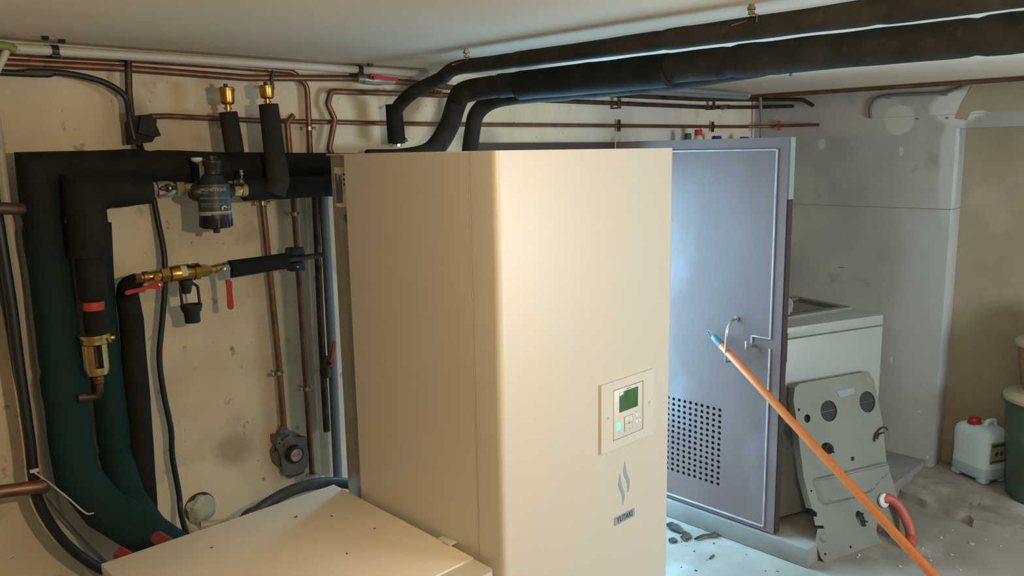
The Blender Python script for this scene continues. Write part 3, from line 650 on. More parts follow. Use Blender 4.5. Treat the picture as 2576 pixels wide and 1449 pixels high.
bm = NB(); lathe(bm, (xx+.001, YB, hz(966)), (0, 0, 1), [(0, .0115), (.004, .0135), (.008, .0115), (.013, .0135), (.018, .0115), (hz(945)-hz(966)+.001, .0145)], 20); obj('outlet_spigot', bm, m_cop, sv)
pts = fillet([V((xx+.001, YB, hz(964))), V((xx, YB, hz(1000))), V((P(200, 998, Y=YB+.01).x, YB+.012, hz(996)))], .02, 6)
bm = NB(); tube(bm, pts, .0105, 14); lathe(bm, pts[-1]-V((0, 0, 0)), (-1, 0, 0), [(-.018, .0125), (.004, .0125)], 14)
tag(obj('copper_elbow', bm, m_copd, recalc=False), 'tarnished copper elbow below the big brass valve', 'pipe fitting')

# ------------------------------------------------------------ filling line: brass valves, funnel, foam, clamp
GY = 2.25
gz = lambda x, y: P(x, y, Y=GY)
ln = thing('filling_valve', 'brass filling valve assembly with red lever and black funnel', 'valve', gz(450, 690))
zf = .5*(gz(440, 692).z+gz(560, 672).z)
def seg_(name, x0, prof, m, label=None, seg=24, parent=ln):
    bm = NB(); lathe(bm, V((gz(x0, 690).x, GY, zf)), (1, 0, 0), prof, seg); return obj(name, bm, m, parent, label)
dxp = lambda a, b: gz(b, 690).x-gz(a, 690).x
seg_('compression_nut', 336, [(0, .010), (.002, .0135), (dxp(336, 352), .0135), (dxp(336, 353), .010)], m_cop, None, 6)
seg_('valve_body', 350, [(0, .012), (.008, .012), (.009, .0165), (.022, .0165), (.024, .012), (.034, .014), (dxp(350, 404), .014)], m_brass)
seg_('hex_nut', 402, [(0, .017), (.0015, .021), (dxp(402, 424), .021), (dxp(402, 425), .018)], m_brass, None, 6)
seg_('backflow_body', 424, [(0, .019), (.003, .023), (dxp(424, 442), .0235), (dxp(424, 444), .0245), (dxp(424, 476), .0245), (dxp(424, 478), .021), (dxp(424, 484), .021), (dxp(424, 486), .0245), (dxp(424, 500), .0245), (dxp(424, 504), .018)], m_brass, 'fat brass backflow preventer', 28)
bm = NB(); x_ = gz(450, 690).x; rr_ = [V((x_, GY-.0251*math.cos(a_*.12), zf+.0251*math.sin(a_*.12))) for a_ in range(-2, 10)]+[V((x_, GY-.0243*math.cos(a_*.12), zf+.0243*math.sin(a_*.12))) for a_ in range(9, -3, -1)]
prism(bm, rr_, (dxp(450, 465), 0, 0)); obj('body_tag', bm, m_ctl, ln, 'pale metal tag')
seg_('outlet_nut', 503, [(0, .017), (.0015, .0195), (dxp(503, 518), .0195), (dxp(503, 519), .014), (dxp(503, 530), .014)], m_brass, None, 6)
seg_('nipple', 530, [(0, .0115), (dxp(530, 541), .0115), (dxp(530, 542), .0145), (dxp(530, 560), .0145)], m_brassp)
# red lever on the left valve
def lever(p, q, w0, w1, th, nrm, name, parent, label):
    p, q = V(p), V(q); u = (q-p).normalized(); n = V(nrm).normalized(); v = u.cross(n).normalized(); lo = []
    for k in range(9): a = PI/2+PI*k/8; lo.append(p+u*math.cos(a)*w0+v*math.sin(a)*w0)
    m1 = p.lerp(q, .35); lo.append(m1-v*w1*.8)
    for k in range(9): a = -PI/2+PI*k/8; lo.append(q+u*math.cos(a)*w1+v*math.sin(a)*w1)
    lo.append(m1+v*w1*.8)
    bm = NB(); prism(bm, lo, n*th); bmesh.ops.bevel(bm, geom=[e for e in bm.edges if e.calc_face_angle(0) > 1], offset=.0012, segments=2, affect='EDGES')
    return obj(name, bm, m_red, parent, label)
lp = V((gz(390, 716).x, GY-.026, P(390, 717, Y=GY-.026).z)); lq = P(318, 736, Y=GY-.03)
lever(lp, lq, .0115, .0055, .006, (0, -1, 0), 'red_lever', ln, 'red lever pointing left')
bm = NB(); lathe(bm, lp+V((0, -.011, 0)), (0, 1, 0), [(0, .003), (.002, .0055), (.02, .0055)], 6); obj('lever_screw', bm, m_steel, ln)
bm = NB(); lathe(bm, V((lp.x, GY-.024, zf-.002)), (0, 1, 0), [(0, .009), (.02, .009)], 12); obj('lever_boss', bm, m_brass, ln)
# black funnel (tundish) below
tx = gz(470, 700).x; tz = lambda y: P(472, y, Y=GY).z
bm = NB(); lathe(bm, (tx-.004, GY, tz(738)), (0, 0, 1), [(0, .011), (tz(712)-tz(738), .019), (tz(704)-tz(738), .019)], 16); obj('funnel_neck', bm, m_blk, ln)
bm = NB()
for s in (-1, 1):
    tube(bm, fillet([V((tx+.013*s, GY, tz(712))), V((tx+.025*s+.004, GY, tz(724))), V((tx+.025*s+.006, GY, tz(770)))], .01), .0042, 10)
obj('funnel_arm', bm, m_blk, ln, recalc=False)
bm = NB(); lathe(bm, (tx+.006, GY, tz(813)), (0, 0, 1), [(0, .020), (.002, .021), (tz(788)-tz(813), .022), (tz(784)-tz(813), .026), (tz(771)-tz(813), .030), (tz(767)-tz(813), .030), (tz(767)-tz(813), .026), (tz(775)-tz(813), .020)], 24); obj('funnel_cup', bm, m_blkm, ln)
# shut-off valve with hanging red lever, then foam sleeve, pipe and clamp
hv = thing('lever_valve', 'small steel shut-off valve with a red lever hanging down', 'valve', gz(570, 690))
bm = NB(); lathe(bm, V((gz(558, 690).x, GY, zf+.001)), (1, 0, 0), [(0, .013), (.006, .017), (.018, .017), (.024, .013), (.03, .013)], 20); obj('valve_body', bm, m_steel, hv)
bm = NB(); u0 = P(570, 678, Y=GY-.03); prism(bm, [u0+V((dx, 0, dz)) for dx, dz in ((-.012, .004), (-.008, .012), (.008, .012), (.012, .004), (.010, -.014), (.0085, -.043), (-.004, -.043), (-.008, -.014))], (0, .004, 0)); lathe(bm, u0+V((0, -.004, 0)), (0, 1, 0), [(0, .006), (.02, .006)], 6)
obj('lever_plate', bm, m_steel, hv, recalc=False)
lever(P(575, 712, Y=GY-.032), P(579, 771, Y=GY-.032), .0085, .009, .005, (0, -1, 0), 'red_lever', hv, 'red plastic lever sleeve')
foam('foam_sleeve', [P(578, 677, Y=GY), P(720, 656, Y=GY)], [.0255, .025, .0245], 'black foam sleeve on the pipe right of the brass filling valve', cat='pipe insulation', m=m_foam, seed=21)
bm = NB(); tube(bm, [P(716, 655, Y=GY), P(812, 641, Y=GY)], .0085, 14); tag(obj('copper_pipe', bm, m_copd), 'short tarnished copper pipe coming out of the filling line foam', 'pipe')
clp = thing('pipe_clamp', 'dark square rubber-lined clamp at the end of the filling line', 'pipe clamp', P(752, 690, Y=GY+.02))
bm = NB()
c0 = P(752, 652, Y=GY)
for dz in (.021, -.024): box(bm, c0+V((0, .024, dz)), (.050, .04, .030), .006)
obj('clamp_block', bm, m_blk, clp, recalc=False)
bm = NB(); lathe(bm, c0+V((-.004, .002, -.024)), (0, 1, 0), disc_prof(.003, .004, .0005), 8); obj('clamp_screw', bm, m_steel, clp)

# ------------------------------------------------------------ copper pipework on the wall
def pipe(pts, r, label, m=m_cop, fil=.03, group=None, cat='pipe', name='copper_pipe', seg=14, clamps=(), sm=False, wob=0):
    p = smooth_path(pts) if sm else fillet(pts, fil, 7); p = resample(p, .03) if wob else p
    bm = NB(); tube(bm, p, r, seg, True, wob, 8); o = tag(obj(name, bm, m), label, cat, group); return o
def clamp(p, ax, r, label, m=m_zinc):
    """two-screw ring clamp held to the wall"""
    p = V(p); ax = V(ax).normalized(); t = thing('pipe_clamp', label, 'pipe clamp', p, 'ring clamps on the copper pipes')
    side = ax.cross(V((0, 1, 0))).normalized()
    bm = NB(); lathe(bm, p-ax*.006, ax, [(0, r+.0005), (0, r+.003), (.012, r+.003), (.012, r+.0005)], 20)
    for s in (-1, 1): box(bm, p+side*s*(r+.008), (.014 if abs(side.x) > .5 else .012, .007, .012 if abs(side.x) > .5 else .014), .001)
    obj('clamp_ring', bm, m, t, recalc=False)
    for s in (-1, 1):
        bm = NB(); lathe(bm, p+side*s*(r+.009)+V((0, -.009, 0)), (0, 1, 0), [(0, .003), (.001, .0042), (.004, .0042), (.004, .002), (.016, .002)], 8); obj('clamp_screw', bm, m, t)
    bm = NB(); lathe(bm, p+V((0, r+.002, 0)), (0, 1, 0), [(0, .003), (max(.004, YW-p.y-r-.002), .003)], 8); obj('clamp_stud', bm, m_zinc, t)
K = YW-.045
far = lambda p: [V((XL+.005, p[0].y, p[0].z+.01))]+p      # runs on to the left wall
pipe(far(PY([(-40, 152), (0, 156), (300, 171), (620, 196), (900, 197)], K)), .0105, 'warm copper pipe running under the white conduit to the red-handled ball valve', m_cop)
pipe(far(PY([(-30, 128), (110, 138), (330, 150), (560, 166), (735, 180), (772, 215), (776, 290), (780, 385)], K+.018)), .0095, 'brown copper pipe bending down just right of the tall foam riser', m_cop, fil=.045)
pipe(PY([(380, 293), (420, 292), (640, 303), (900, 309), (1100, 313), (1500, 316), (1790, 319)], YW-.02)+[V((XR-.12, YW-.02, P(1830, 318, Y=YW-.02).z)), V((XR-.02, YW-.12, P(1850, 318, Y=YW-.02).z)), P(2060, 314, X=XR-.02)], .0085, 'long level copper pipe crossing the whole back wall', m_cop, fil=.06)
pipe(PY([(738, 290), (722, 308), (730, 400), (738, 500), (752, 700), (775, 1040), (786, 1196)], K), .0095, 'reddish copper pipe dropping right of the grey stop valve', m_cop, fil=.02)
pipe(PY([(655, 440), (660, 505), (680, 700), (700, 900), (714, 1075)], K), .0105, 'reddish copper pipe dropping into the grey stop valve', m_cop)
pipe(PY([(790, 440), (796, 560), (806, 800), (822, 1085)], K), .0115, 'dark pipe in the shadow beside the tall cabinet', m_copd)
pipe(PY([(840, 400), (828, 374), (842, 300), (824, 262), (832, 230), (900, 232), (1130, 240)], K), .0100, 'copper pipe with a kinked drop above the tall cabinet', m_cop, fil=.022)
pipe(PY([(322, 148), (324, 230), (330, 290), (345, 345), (362, 400)], K-.01), .0095, 'dark brown pipe dropping past the black wrapped bundle', m_copd, fil=.03)
pipe(PY([(812, 470), (822, 640), (834, 860), (850, 1200)], K+.0), .016, 'blue-grey plastic pipe hugging the side of the tall cabinet', m_pvcg, name='plastic_pipe')
pipe(PY([(688, 178), (683, 200), (686, 225)], K-.012), .006, 'tiny stub with a zinc fitting above the right brass air vent', m_copd, name='pipe_stub')
for (x, y, r, lab, yy) in ((660, 511, .0105, 'zinc ring clamp just below the foam pipe on the stop valve pipe', K), (738, 538, .0095, 'zinc ring clamp on the right pipe, left of the cabinet sticker', K), (698, 938, .0105, 'zinc ring clamp halfway down above the grey stop valve', K), (768, 977, .0095, 'zinc ring clamp on the right pipe level with the stop valve pipe', K), (777, 323, .0095, 'zinc ring clamp right above the black pipes', K+.018)):
    clamp(P(x, y, Y=yy), (0, 0, 1), r, lab)
# ball valve on the top copper pipe
bv = thing('ball_valve', 'old ball valve with a flat red handle just under the ceiling', 'valve', P(950, 200, Y=K))
p0 = P(898, 198, Y=K); L = (P(990, 203, Y=K)-p0).x
bm = NB(); lathe(bm, p0, (1, 0, -.012), [(0, .0125), (L*.15, .0135), (L*.15, .016), (L*.35, .018), (L*.6, .018), (L*.75, .013), (L, .0125)], 20); obj('valve_body', bm, m_galv, bv)
bm = NB(); h0 = P(935, 193, Y=K-.03); h1 = P(1002, 199, Y=K-.03); u = h1-h0
prism(bm, [h0+V((0, 0, .010)), h0+V((-.006, 0, -.004)), h0+V((.006, 0, -.011)), h0+u*.3+V((0, 0, -.006)), h1+V((0, 0, -.008)), h1+V((0, 0, .005)), h0+u*.5+V((0, 0, .006)), h0+u*.2+V((0, 0, .008))], (0, .005, 0)); lathe(bm, h0+V((.004, 0, -.002)), (0, 1, 0), [(0, .005), (.02, .005)], 8)
obj('red_handle', bm, m_red, bv, recalc=False)
pipe(PY([(985, 204), (1080, 213), (1150, 222)], K), .0105, 'short copper pipe right of the red-handled ball valve', m_cop)
bm = NB(); q0 = P(1082, 227, Y=K-.01)
for k in range(4): lathe(bm, q0+V((.014*k, 0, -.002*k)), (1, 0, 0), [(0, .009), (.010, .009)], 6)
tag(obj('pipe_fitting', bm, m_brass, recalc=False), 'row of little brass nuts glinting behind the ceiling pipe elbow', 'pipe fitting')

# white conduit under the ceiling
cd = thing('white_conduit', 'pale plastic conduit running under the ceiling along the back wall', 'conduit', P(540, 155, Y=2.34))
a, b = P(34, 122, Y=2.335), P(1075, 186, Y=2.335)
bm = NB(); tube(bm, [a, b], .0125, 18); obj('tube', bm, m_pvc, cd)
for x in (137, 903):
    p = P(x, 122+(x-34)*.0615, Y=2.335); bm = NB()
    lathe(bm, p-V((.008, 0, 0)), (1, 0, 0), [(0, .0127), (0, .016), (.016, .016), (.016, .0127)], 20)
    box(bm, p+V((0, .012, -.012)), (.022, .05, .006), .001); box(bm, p+V((-.004, .036, 0)), (.03, .02, .014), .002); obj('clip', bm, m_blk, cd, recalc=False)
for x, y in ((155, 99), (931, 160), (113, 91)):
    p = P(x, y, Z=ZC); bm = NB(); lathe(bm, p-V((0, 0, .010)), (0, 0, 1), [(0, .006), (.002, .009), (.010, .009)], 6)
    tag(obj('ceiling_plug', bm, m_blk), {155: 'dark ceiling plug just right of the left conduit clip', 931: 'dark ceiling plug above the red-handled ball valve', 113: 'dark hole plug in the ceiling left of the left conduit clip'}[x], 'wall plug', 'dark plugs in the ceiling')
bm = NB(); p = smooth_path(PY([(46, 118), (20, 124), (6, 150), (-20, 200)], 2.32)); tube(bm, p, .009, 12); tag(obj('grey_cable', bm, m_pvc), 'pale cable curling out of the conduit end at the far left', 'cable')
bm = NB(); p = PY([(-30, 112), (18, 116), (40, 126)], 2.315); tube(bm, fillet(p, .02), .011, 12); tag(obj('cable', bm, mat('yellow_green_cable', (.22, .26, .05), .5)), 'yellow-green cable entering the conduit end', 'cable')
# vertical conduit at the far left
pipe([P(-34, 205, Y=2.37)]+PY([(-12, 300), (18, 520), (52, 740), (84, 980), (112, 1180)], 2.37)+[P(160, 1330, Y=2.35), P(230, 1440, Y=2.33), P(300, 1560, Y=2.30)], .0125, 'pale plastic conduit running down the far left wall', m_pvc, name='plastic_conduit', cat='conduit', fil=.1)
# black wrapped bundle
wb = [P(x, y, Y=K-.028) for x, y in ((335, 291), (382, 287), (407, 342), (388, 345), (386, 357), (327, 365), (322, 310))]
bm = NB(); prism(bm, wb, (0, .030, 0)); bmesh.ops.bevel(bm, geom=bm.edges[:], offset=.002, segments=2, affect='EDGES'); box(bm, P(370, 318, Y=K-.034), (.045, .012, .05), .003, Matrix.Rotation(.25, 3, 'Y'))
tag(obj('foam_wrap', bm, m_foamg, recalc=False), 'crumpled black foam wrapped around the pipe joint', 'pipe insulation')
# stubs on the left
pipe([P(-60, 500, Y=2.395), P(-60, 522, Y=2.18), P(30, 525, Y=2.18), P(56, 526, Y=2.19)], .0145, 'stout brown pipe stub entering at the far left edge, upper', m_copd, name='pipe_stub')
pipe([P(-60, 1180, Y=2.395), P(-60, 1245, Y=2.2), P(60, 1229, Y=2.2), P(104, 1223, Y=2.2), P(108, 1228, Y=2.24)], .0165, 'stout copper pipe stub entering at the far left edge, lower', m_cop, name='pipe_stub', fil=.01)
# cables
def cable(pts, r, label, m=m_cab, cat='cable', seg=10, name='cable'):
    bm = NB(); tube(bm, smooth_path(pts, 8), r, seg); return tag(obj(name, bm, m), label, cat)
cable(far(PY([(-40, 180), (60, 180), (160, 184), (240, 200), (290, 222), (318, 250)], K-.02))+[P(326, 300, Y=K-.03), P(338, 350, Y=K-.03)], .0085, 'black cable arching across the upper left wall to the foam wrap')
cable([P(350, 366, Y=K-.02), P(362, 400, Y=2.36), P(380, 470, Y=2.37), P(398, 560, Y=2.36), P(413, 640, Y=2.34), P(415, 720, Y=2.33), P(409, 800, Y=2.33), P(401, 900, Y=2.33), P(412, 990, Y=2.33), P(430, 1080, Y=2.33), P(434, 1150, Y=2.33), P(450, 1240, Y=2.33), P(455, 1290, Y=2.31), P(470, 1345, Y=2.24)], .0085, 'black cable hanging down the wall behind the brass filling valve')
cable([P(-150, 90, Y=2.28), P(-60, 300, Y=2.28)]+PY([(-12, 520), (8, 640), (30, 780), (45, 900), (62, 1020), (76, 1120), (84, 1200), (100, 1270), (150, 1350), (215, 1408), (290, 1450)], 2.28), .0135, 'thick dark cable hanging down the far left, curving under the low cabinet')
cable([P(-190, 90, Y=2.30), P(-90, 350, Y=2.30)]+PY([(-30, 600), (6, 740), (24, 830), (40, 930), (56, 1010), (70, 1100), (80, 1190)], 2.30), .009, 'dark cable strapped beside the thick one at the far left')
cable(PY([(110, 1215), (130, 1270), (190, 1340), (270, 1420), (330, 1470)], 2.33), .006, 'thin grey wire beside the thick cable at the lower left', m_pvcg)
tie = thing('cable_tie', 'pale loose cable tie end sticking out at the lower left', 'cable tie', P(84, 1186, Y=2.25))
bm = NB(); tube(bm, smooth_path([P(84, 1186, Y=2.25), P(120, 1212, Y=2.22), P(170, 1252, Y=2.18), P(215, 1290, Y=2.15), P(236, 1291, Y=2.14)]), .0022, 8); obj('strap', bm, m_pvc, tie)
bm = NB(); box(bm, P(86, 1184, Y=2.25), (.020, .010, .008), .001); obj('tie_head', bm, m_pvc, tie)

# ------------------------------------------------------------ grey stop valve with black knob
st = thing('stop_valve', 'grey cast stop valve with a round black knob and pinkish disc', 'valve', P(720, 1195, Y=YW-.02))
gy = YW-.005; cc = [(712, 1075), (735, 1084), (748, 1100), (765, 1112), (770, 1135), (758, 1165), (752, 1185), (718, 1198), (706, 1178), (684, 1160), (678, 1135), (688, 1112), (690, 1092)]
bm = NB(); lo = [P(x, y, Y=gy) for x, y in cc]; prism(bm, lo, (0, -.045, 0))
fs = [f for f in bm.faces if f.normal.length >= 0]
es = [e for e in bm.edges if all(abs(v.co.y-(gy-.045)) < 1e-4 for v in e.verts)]
bmesh.ops.bevel(bm, geom=es, offset=.014, segments=4, affect='EDGES'); lathe(bm, P(713, 1088, Y=K), (0, 0, 1), [(0, .016), (.014, .016), (.016, .0125), (.024, .0125)], 6)
box(bm, P(693, 1105, Y=gy-.02), (.014, .05, .03), .004)
obj('valve_housing', bm, m_grey, st, recalc=False)
kc = P(735, 1139, Y=gy-.045); kd = V((0, -1, 0))
bm = NB(); lathe(bm, kc, kd, [(0, .024), (.006, .029), (.028, .029), (.031, .026), (.031, .022), (.029, .022)], 32)
for k in range(20): a = 2*PI*k/20; box(bm, kc+V((.029*math.cos(a), -.017, .029*math.sin(a))), (.003, .02, .003), .0008, Matrix.Rotation(-a, 3, 'Y'))
obj('knob', bm, m_blk, st, recalc=False)
bm = NB(); lathe(bm, kc+kd*.029, kd, [(0, .0215), (.002, .0205)], 28); dd = obj('knob_disc', bm, mat('pinkish_disc', (.42, .30, .28), .5), st, label='pinkish disc on the knob')
bm = NB(); q = kc+kd*.0312
for dx, dz, w in ((-.008, .001, .006), (0, .0015, .006), (.008, .002, .006), (-.001, .0065, .016), (0, -.004, .018)): box(bm, q+V((dx, 0, dz)), (w, .0006, .0035 if w < .01 else .0012), 0, Matrix.Rotation(-.1, 3, 'Y'))
prism(bm, [q+V(c) for c in ((-.017, 0, .001), (-.011, 0, .006), (-.011, 0, -.004))], (0, -.0004, 0))
obj('disc_print', bm, m_redt, dd, recalc=False, label='faded red arrow print')
bm = NB(); lathe(bm, P(716, 1118, Y=gy-.045), kd, [(0, .005), (.006, .005), (.008, .003)], 8); obj('test_screw', bm, m_brass, st)
# beige foot and white cap of the right pipe
bm = NB(); lathe(bm, P(786, 1212, Y=K), (0, 0, 1), [(0, .016), (.004, .024), (P(786, 1192, Y=K)-P(786, 1212, Y=K)).z and ((P(786, 1192, Y=K)-P(786, 1212, Y=K)).z, .022)], 8)
box(bm, P(770, 1214, Y=K-.02), (.03, .03, .03), .005)
tag(obj('pipe_socket', bm, m_beige, recalc=False), 'cream socket at the foot of the right copper pipe', 'pipe fitting')
bm = NB(); lathe(bm, P(806, 1208, Y=K-.01), (0, 0, 1), [(0, .014), (.012, .016), (.02, .010)], 8); tag(obj('pipe_fitting', bm, m_ctl), 'pale pipe cap right of the cream socket', 'pipe fitting')
# red-lever valve in the dark gap
dv = thing('lever_valve', 'dim valve with a red lever in the dark gap beside the tall cabinet', 'valve', P(822, 930, Y=K))
bm = NB(); lathe(bm, P(820, 950, Y=K-.01), (0, 0, 1), [(0, .012), (.01, .020), (.03, .020), (.035, .014), (.06, .016), (.075, .012)], 12); obj('valve_body', bm, m_copd, dv)
lever(P(832, 915, Y=K-.03), P(840, 862, Y=K-.03), .010, .006, .005, (0, -1, 0), 'red_lever', dv, 'red lever')
bm = NB(); lathe(bm, P(830, 915, Y=K-.035), (0, 1, 0), [(0, .006), (.02, .006)], 8); obj('lever_bolt', bm, m_copd, dv)

# drain hole with crumpled plastic, stubs, dark hose
bm = NB(); dc = P(502, 1276, Y=YW)
n = 28; out = circle(dc-V((0, .003, 0)), .049, (1, 0, 0), (0, 0, 1), n); ins = circle(dc-V((0, .003, 0)), .042, (1, 0, 0), (0, 0, 1), n)
holed(bm, out, [ins], (0, .012, 0)); lathe(bm, dc-V((0, .0005, 0)), (0, 1, 0), [(0, .042), (.001, .042)], n)
tag(obj('drain_opening', bm, mat('dark_rim', (.09, .07, .045), .9), recalc=False), 'round dark-rimmed pipe opening low in the wall', 'pipe opening')
bm = NB(); bmesh.ops.create_icosphere(bm, subdivisions=4, radius=1)
for v in bm.verts:
    d = v.co.copy(); q = .78+.24*noise.noise(d*1.7+V((3, 1, 0)))+.16*abs(noise.noise(d*4))-.05*abs(noise.noise(d*9)); v.co = dc+V((.0, -.014, -.003))+V((d.x*.056, d.y*.026, d.z*.056))*q
tag(obj('plastic_bag', bm, mat('crumpled_plastic', (.55, .58, .48), .35, col2=(.44, .47, .38), scale=25)), 'crumpled pale green plastic stuffed in the round opening', 'bag')
pipe([P(475, 1330, Y=2.33), P(500, 1352, Y=2.27), P(560, 1400, Y=2.2)], .016, 'cream plastic pipe stub below the round opening', m_beige, name='plastic_pipe', fil=.02)
pipe([P(505, 1322, Y=2.36), P(560, 1316, Y=2.34), P(640, 1312, Y=2.3)], .0125, 'cream plastic pipe lying level right of the round opening', m_beige, name='plastic_pipe', fil=.02)
cable([V((.60, 1.98, .02)), V((.62, 2.0, .35)), P(590, 1345, Y=2.0), P(650, 1283, Y=2.0), P(720, 1240, Y=2.0), P(780, 1220, Y=2.0), P(840, 1214, Y=2.0), P(890, 1222, Y=2.0), P(940, 1262, Y=2.0), V((1.36, 1.98, .4)), V((1.38, 1.97, .02))], .0165, 'dark grey hose arching behind the low cabinet', mat('slate_hose', (.045, .047, .05), .5), 'hose', 16, 'hose')
#NEXT
# ------------------------------------------------------------ pipes beyond the ceiling run
KR = XR-.03
zc = lambda x, y: P(x, y, Y=YW-.02).z
def corner(pts_l, pts_r, y_off=.03):
    return [P(x, y, Y=YW-y_off) for x, y in pts_l] + [P(x, y, X=XR-y_off) for x, y in pts_r]
pipe(corner([(1180, 244), (1500, 258), (1775, 270)], [(1900, 270), (1996, 267)]), .010, 'lower of the two dark pipes high on the back wall, ending on the side wall', m_copd, fil=.05)
pipe(corner([(1420, 232), (1560, 240), (1760, 250)], [(1900, 251), (2018, 250), (2046, 266)], .035), .0105, 'upper of the two dark pipes high on the back wall, ending in a short elbow', m_copd, fil=.03)
for i, (y0_, y1_, lab) in enumerate(((226, 248, 'grey plastic pipe tucked under the ceiling, nearest the upper dark pipe'), (214, 240, 'grey plastic pipe tucked under the ceiling, the highest one'))):
    pipe([P(1380, y0_-8, Y=2.28-.1*i), P(1880, y1_-2, Y=2.28-.1*i)], .011, lab, m_pvcg, name='plastic_pipe')
lowz = lambda v: V((v.x, v.y, min(v.z, ZC-.013)))
pipe([P(1816, 272, Y=2.33), P(1850, 262, X=XR-.07)]+[lowz(P(x, y, X=XR-.05)) for x, y in ((1884, 240), (2040, 231), (2576, 192), (2700, 183))], .0105, 'reddish copper pipe running under the ceiling along the side wall', m_cop, fil=.04)
pipe([P(1831, 268, X=XR-.06), P(1832, 285, X=XR-.06), P(1842, 305, X=XR-.06), P(1841, 322, X=XR-.06), P(1828, 350, X=XR-.06), P(1826, 400, X=XR-.06)], .009, 'kinked dark pipe dropping behind the open door', m_copd, fil=.03)
pipe([P(1912, 240, X=XR-.05), P(1916, 310, X=XR-.05), P(1913, 400, X=XR-.05)], .009, 'straight grey pipe dropping behind the open door', m_pvcg, name='plastic_pipe')
for (x, y, lab) in ((1552, 250, 'left pipe bracket on the pair of dark pipes'), (1790, 256, 'right pipe bracket on the pair of dark pipes')):
    p = P(x, y, Y=YW-.03); t = thing('pipe_bracket', lab, 'pipe bracket', p, 'brackets on the back wall pipes')
    bm = NB(); lohi(bm, p+V((-.012, -.016, -.042)), p+V((.012, -.012, .035)), .001); lohi(bm, p+V((-.012, -.014, -.042)), p+V((.012, .03, -.036))); obj('bracket_strip', bm, m_copd, t, recalc=False)
    bm = NB(); box(bm, p+V((-.004, -.018, .002)), (.012, .008, .012), .001); obj('bracket_nut', bm, m_brass, t)
for (x, y, lab, X_) in ((1557, 316, 'dark clip on the long level pipe above the doorway', None), (1793, 319, 'dark clip on the long level pipe above the open door', None), (1960, 316, 'rusty red clip near the end of the long level pipe', XR-.02)):
    p = P(x, y, Y=YW-.02) if X_ is None else P(x, y, X=X_)
    bm = NB(); lathe(bm, p+(V((-.006, 0, 0)) if X_ is None else V((0, -.006, 0))), (1, 0, 0) if X_ is None else (0, 1, 0), [(0, .009), (0, .012), (.012, .012), (.012, .009)], 14)
    box(bm, p, (.014, .012, .055) if X_ is None else (.012, .014, .055), .002)
    tag(obj('pipe_clip', bm, m_redt if x == 1960 else m_copd, recalc=False), lab, 'pipe clip', 'clips on the level pipe')
bm = NB(); p = P(1964, 228, X=XR-.05); lathe(bm, (p.x, p.y, p.z-.01), (0, 0, 1), [(0, .012), (.008, .012), (.008, .004), (ZC-p.z+.01, .004)], 8)
tag(obj('pipe_hook', bm, m_zinc), 'small zinc hook holding the copper pipe at the side wall ceiling', 'pipe clip')
cc_ = cable([P(2190, 297, X=XR-.012), P(2190, 270, X=XR-.012), P(2205, 248, X=XR-.012), P(2240, 240, X=XR-.012), P(2300, 237, X=XR-.012), P(2375, 233, X=XR-.012), P(2405, 224, X=XR-.012), P(2445, 208, X=XR-.012)], .0075, 'grey cable clipped in a curve to the side wall by the round patch', mat('dusty_cable', (.15, .145, .125), .7))
for x, y in ((2238, 243), (2378, 236)):
    bm = NB(); p = P(x, y, X=XR-.008); box(bm, p-V((0, 0, .004)), (.014, .022, .012), .003); tag(obj('cable_clip', bm, m_pvcg), 'cable clip at the bend, on the curve by the round wall patch' if x < 2300 else 'cable clip near the recess lintel, where the cable turns up', 'cable clip', 'cable clips')
for x, y, lab in ((2308, 299, 'small dark wall plug right of the round patch'), (2383, 297, 'grey square wall plug by the recess corner')):
    bm = NB(); lathe(bm, P(x, y, X=XR)-V((.003, 0, 0)), (1, 0, 0), [(0, .006), (.004, .007)], 8); tag(obj('wall_plug', bm, m_pvcg), lab, 'wall plug')

# ------------------------------------------------------------ bottles on a shelf behind the door
SZ = 1.50
shf = thing('shelf', 'wooden shelf on the back wall hidden behind the open door', 'shelf', (3.62, 2.29, SZ))
m_wood = mat('shelf_wood', (.28, .20, .12), .6, col2=(.20, .14, .08), scale=12, stretch=(1, 12, 12))
bm = NB(); lohi(bm, (3.12, 2.20, SZ-.02), (4.15, YW-.002, SZ), .002); obj('board', bm, m_wood, shf)
for x in (3.3, 3.95):
    bm = NB(); lohi(bm, (x-.01, 2.22, SZ-.026), (x+.01, YW, SZ-.021)); lohi(bm, (x-.01, YW-.006, SZ-.18), (x+.01, YW, SZ-.021)); tube(bm, [V((x, 2.26, SZ-.024)), V((x, YW-.004, SZ-.15))], .004, 6); obj('bracket', bm, m_galv, shf, recalc=False)
def bottle(px, py, capm, bodym, label, rcap, r, y=2.30, caph=.03):
    t = P(px, py, Y=y); h = t.z-SZ
    o = thing('bottle', label, 'bottle', (t.x, y, SZ), 'bottles standing behind the open door')
    bm = NB(); lathe(bm, (t.x, y, SZ), (0, 0, 1), [(0, r*.9), (.004, r), (h-caph-.05, r), (h-caph-.02, r*.75), (h-caph, rcap*.85), (h-caph+.004, rcap*.85)], 24); obj('bottle_body', bm, bodym, o)
    bm = NB(); lathe(bm, (t.x, y, SZ+h-caph), (0, 0, 1), [(0, rcap), (caph-.003, rcap*.95), (caph, rcap*.85)], 20); obj('cap', bm, capm, o); return o
m_blue = mat('navy_cap', (.02, .035, .18), .4)
ro = bottle(1757, 326, m_red, m_pvc, 'pale bottle with a bright red cap standing behind the open door', .020, .033)
bm = NB(); p = P(1765, 324, Y=2.295); box(bm, p, (.018, .012, .008), .003); obj('cap_tab', bm, m_pvc, ro)
bottle(1803, 342, m_blue, m_pvcg, 'bottle with a dark blue cap just right of the red-capped one', .026, .036)
bottle(1873, 344, mat('mauve_cap', (.09, .06, .13), .5), m_pvcg, 'bottle with a dull purple cap, furthest right behind the door', .026, .038)
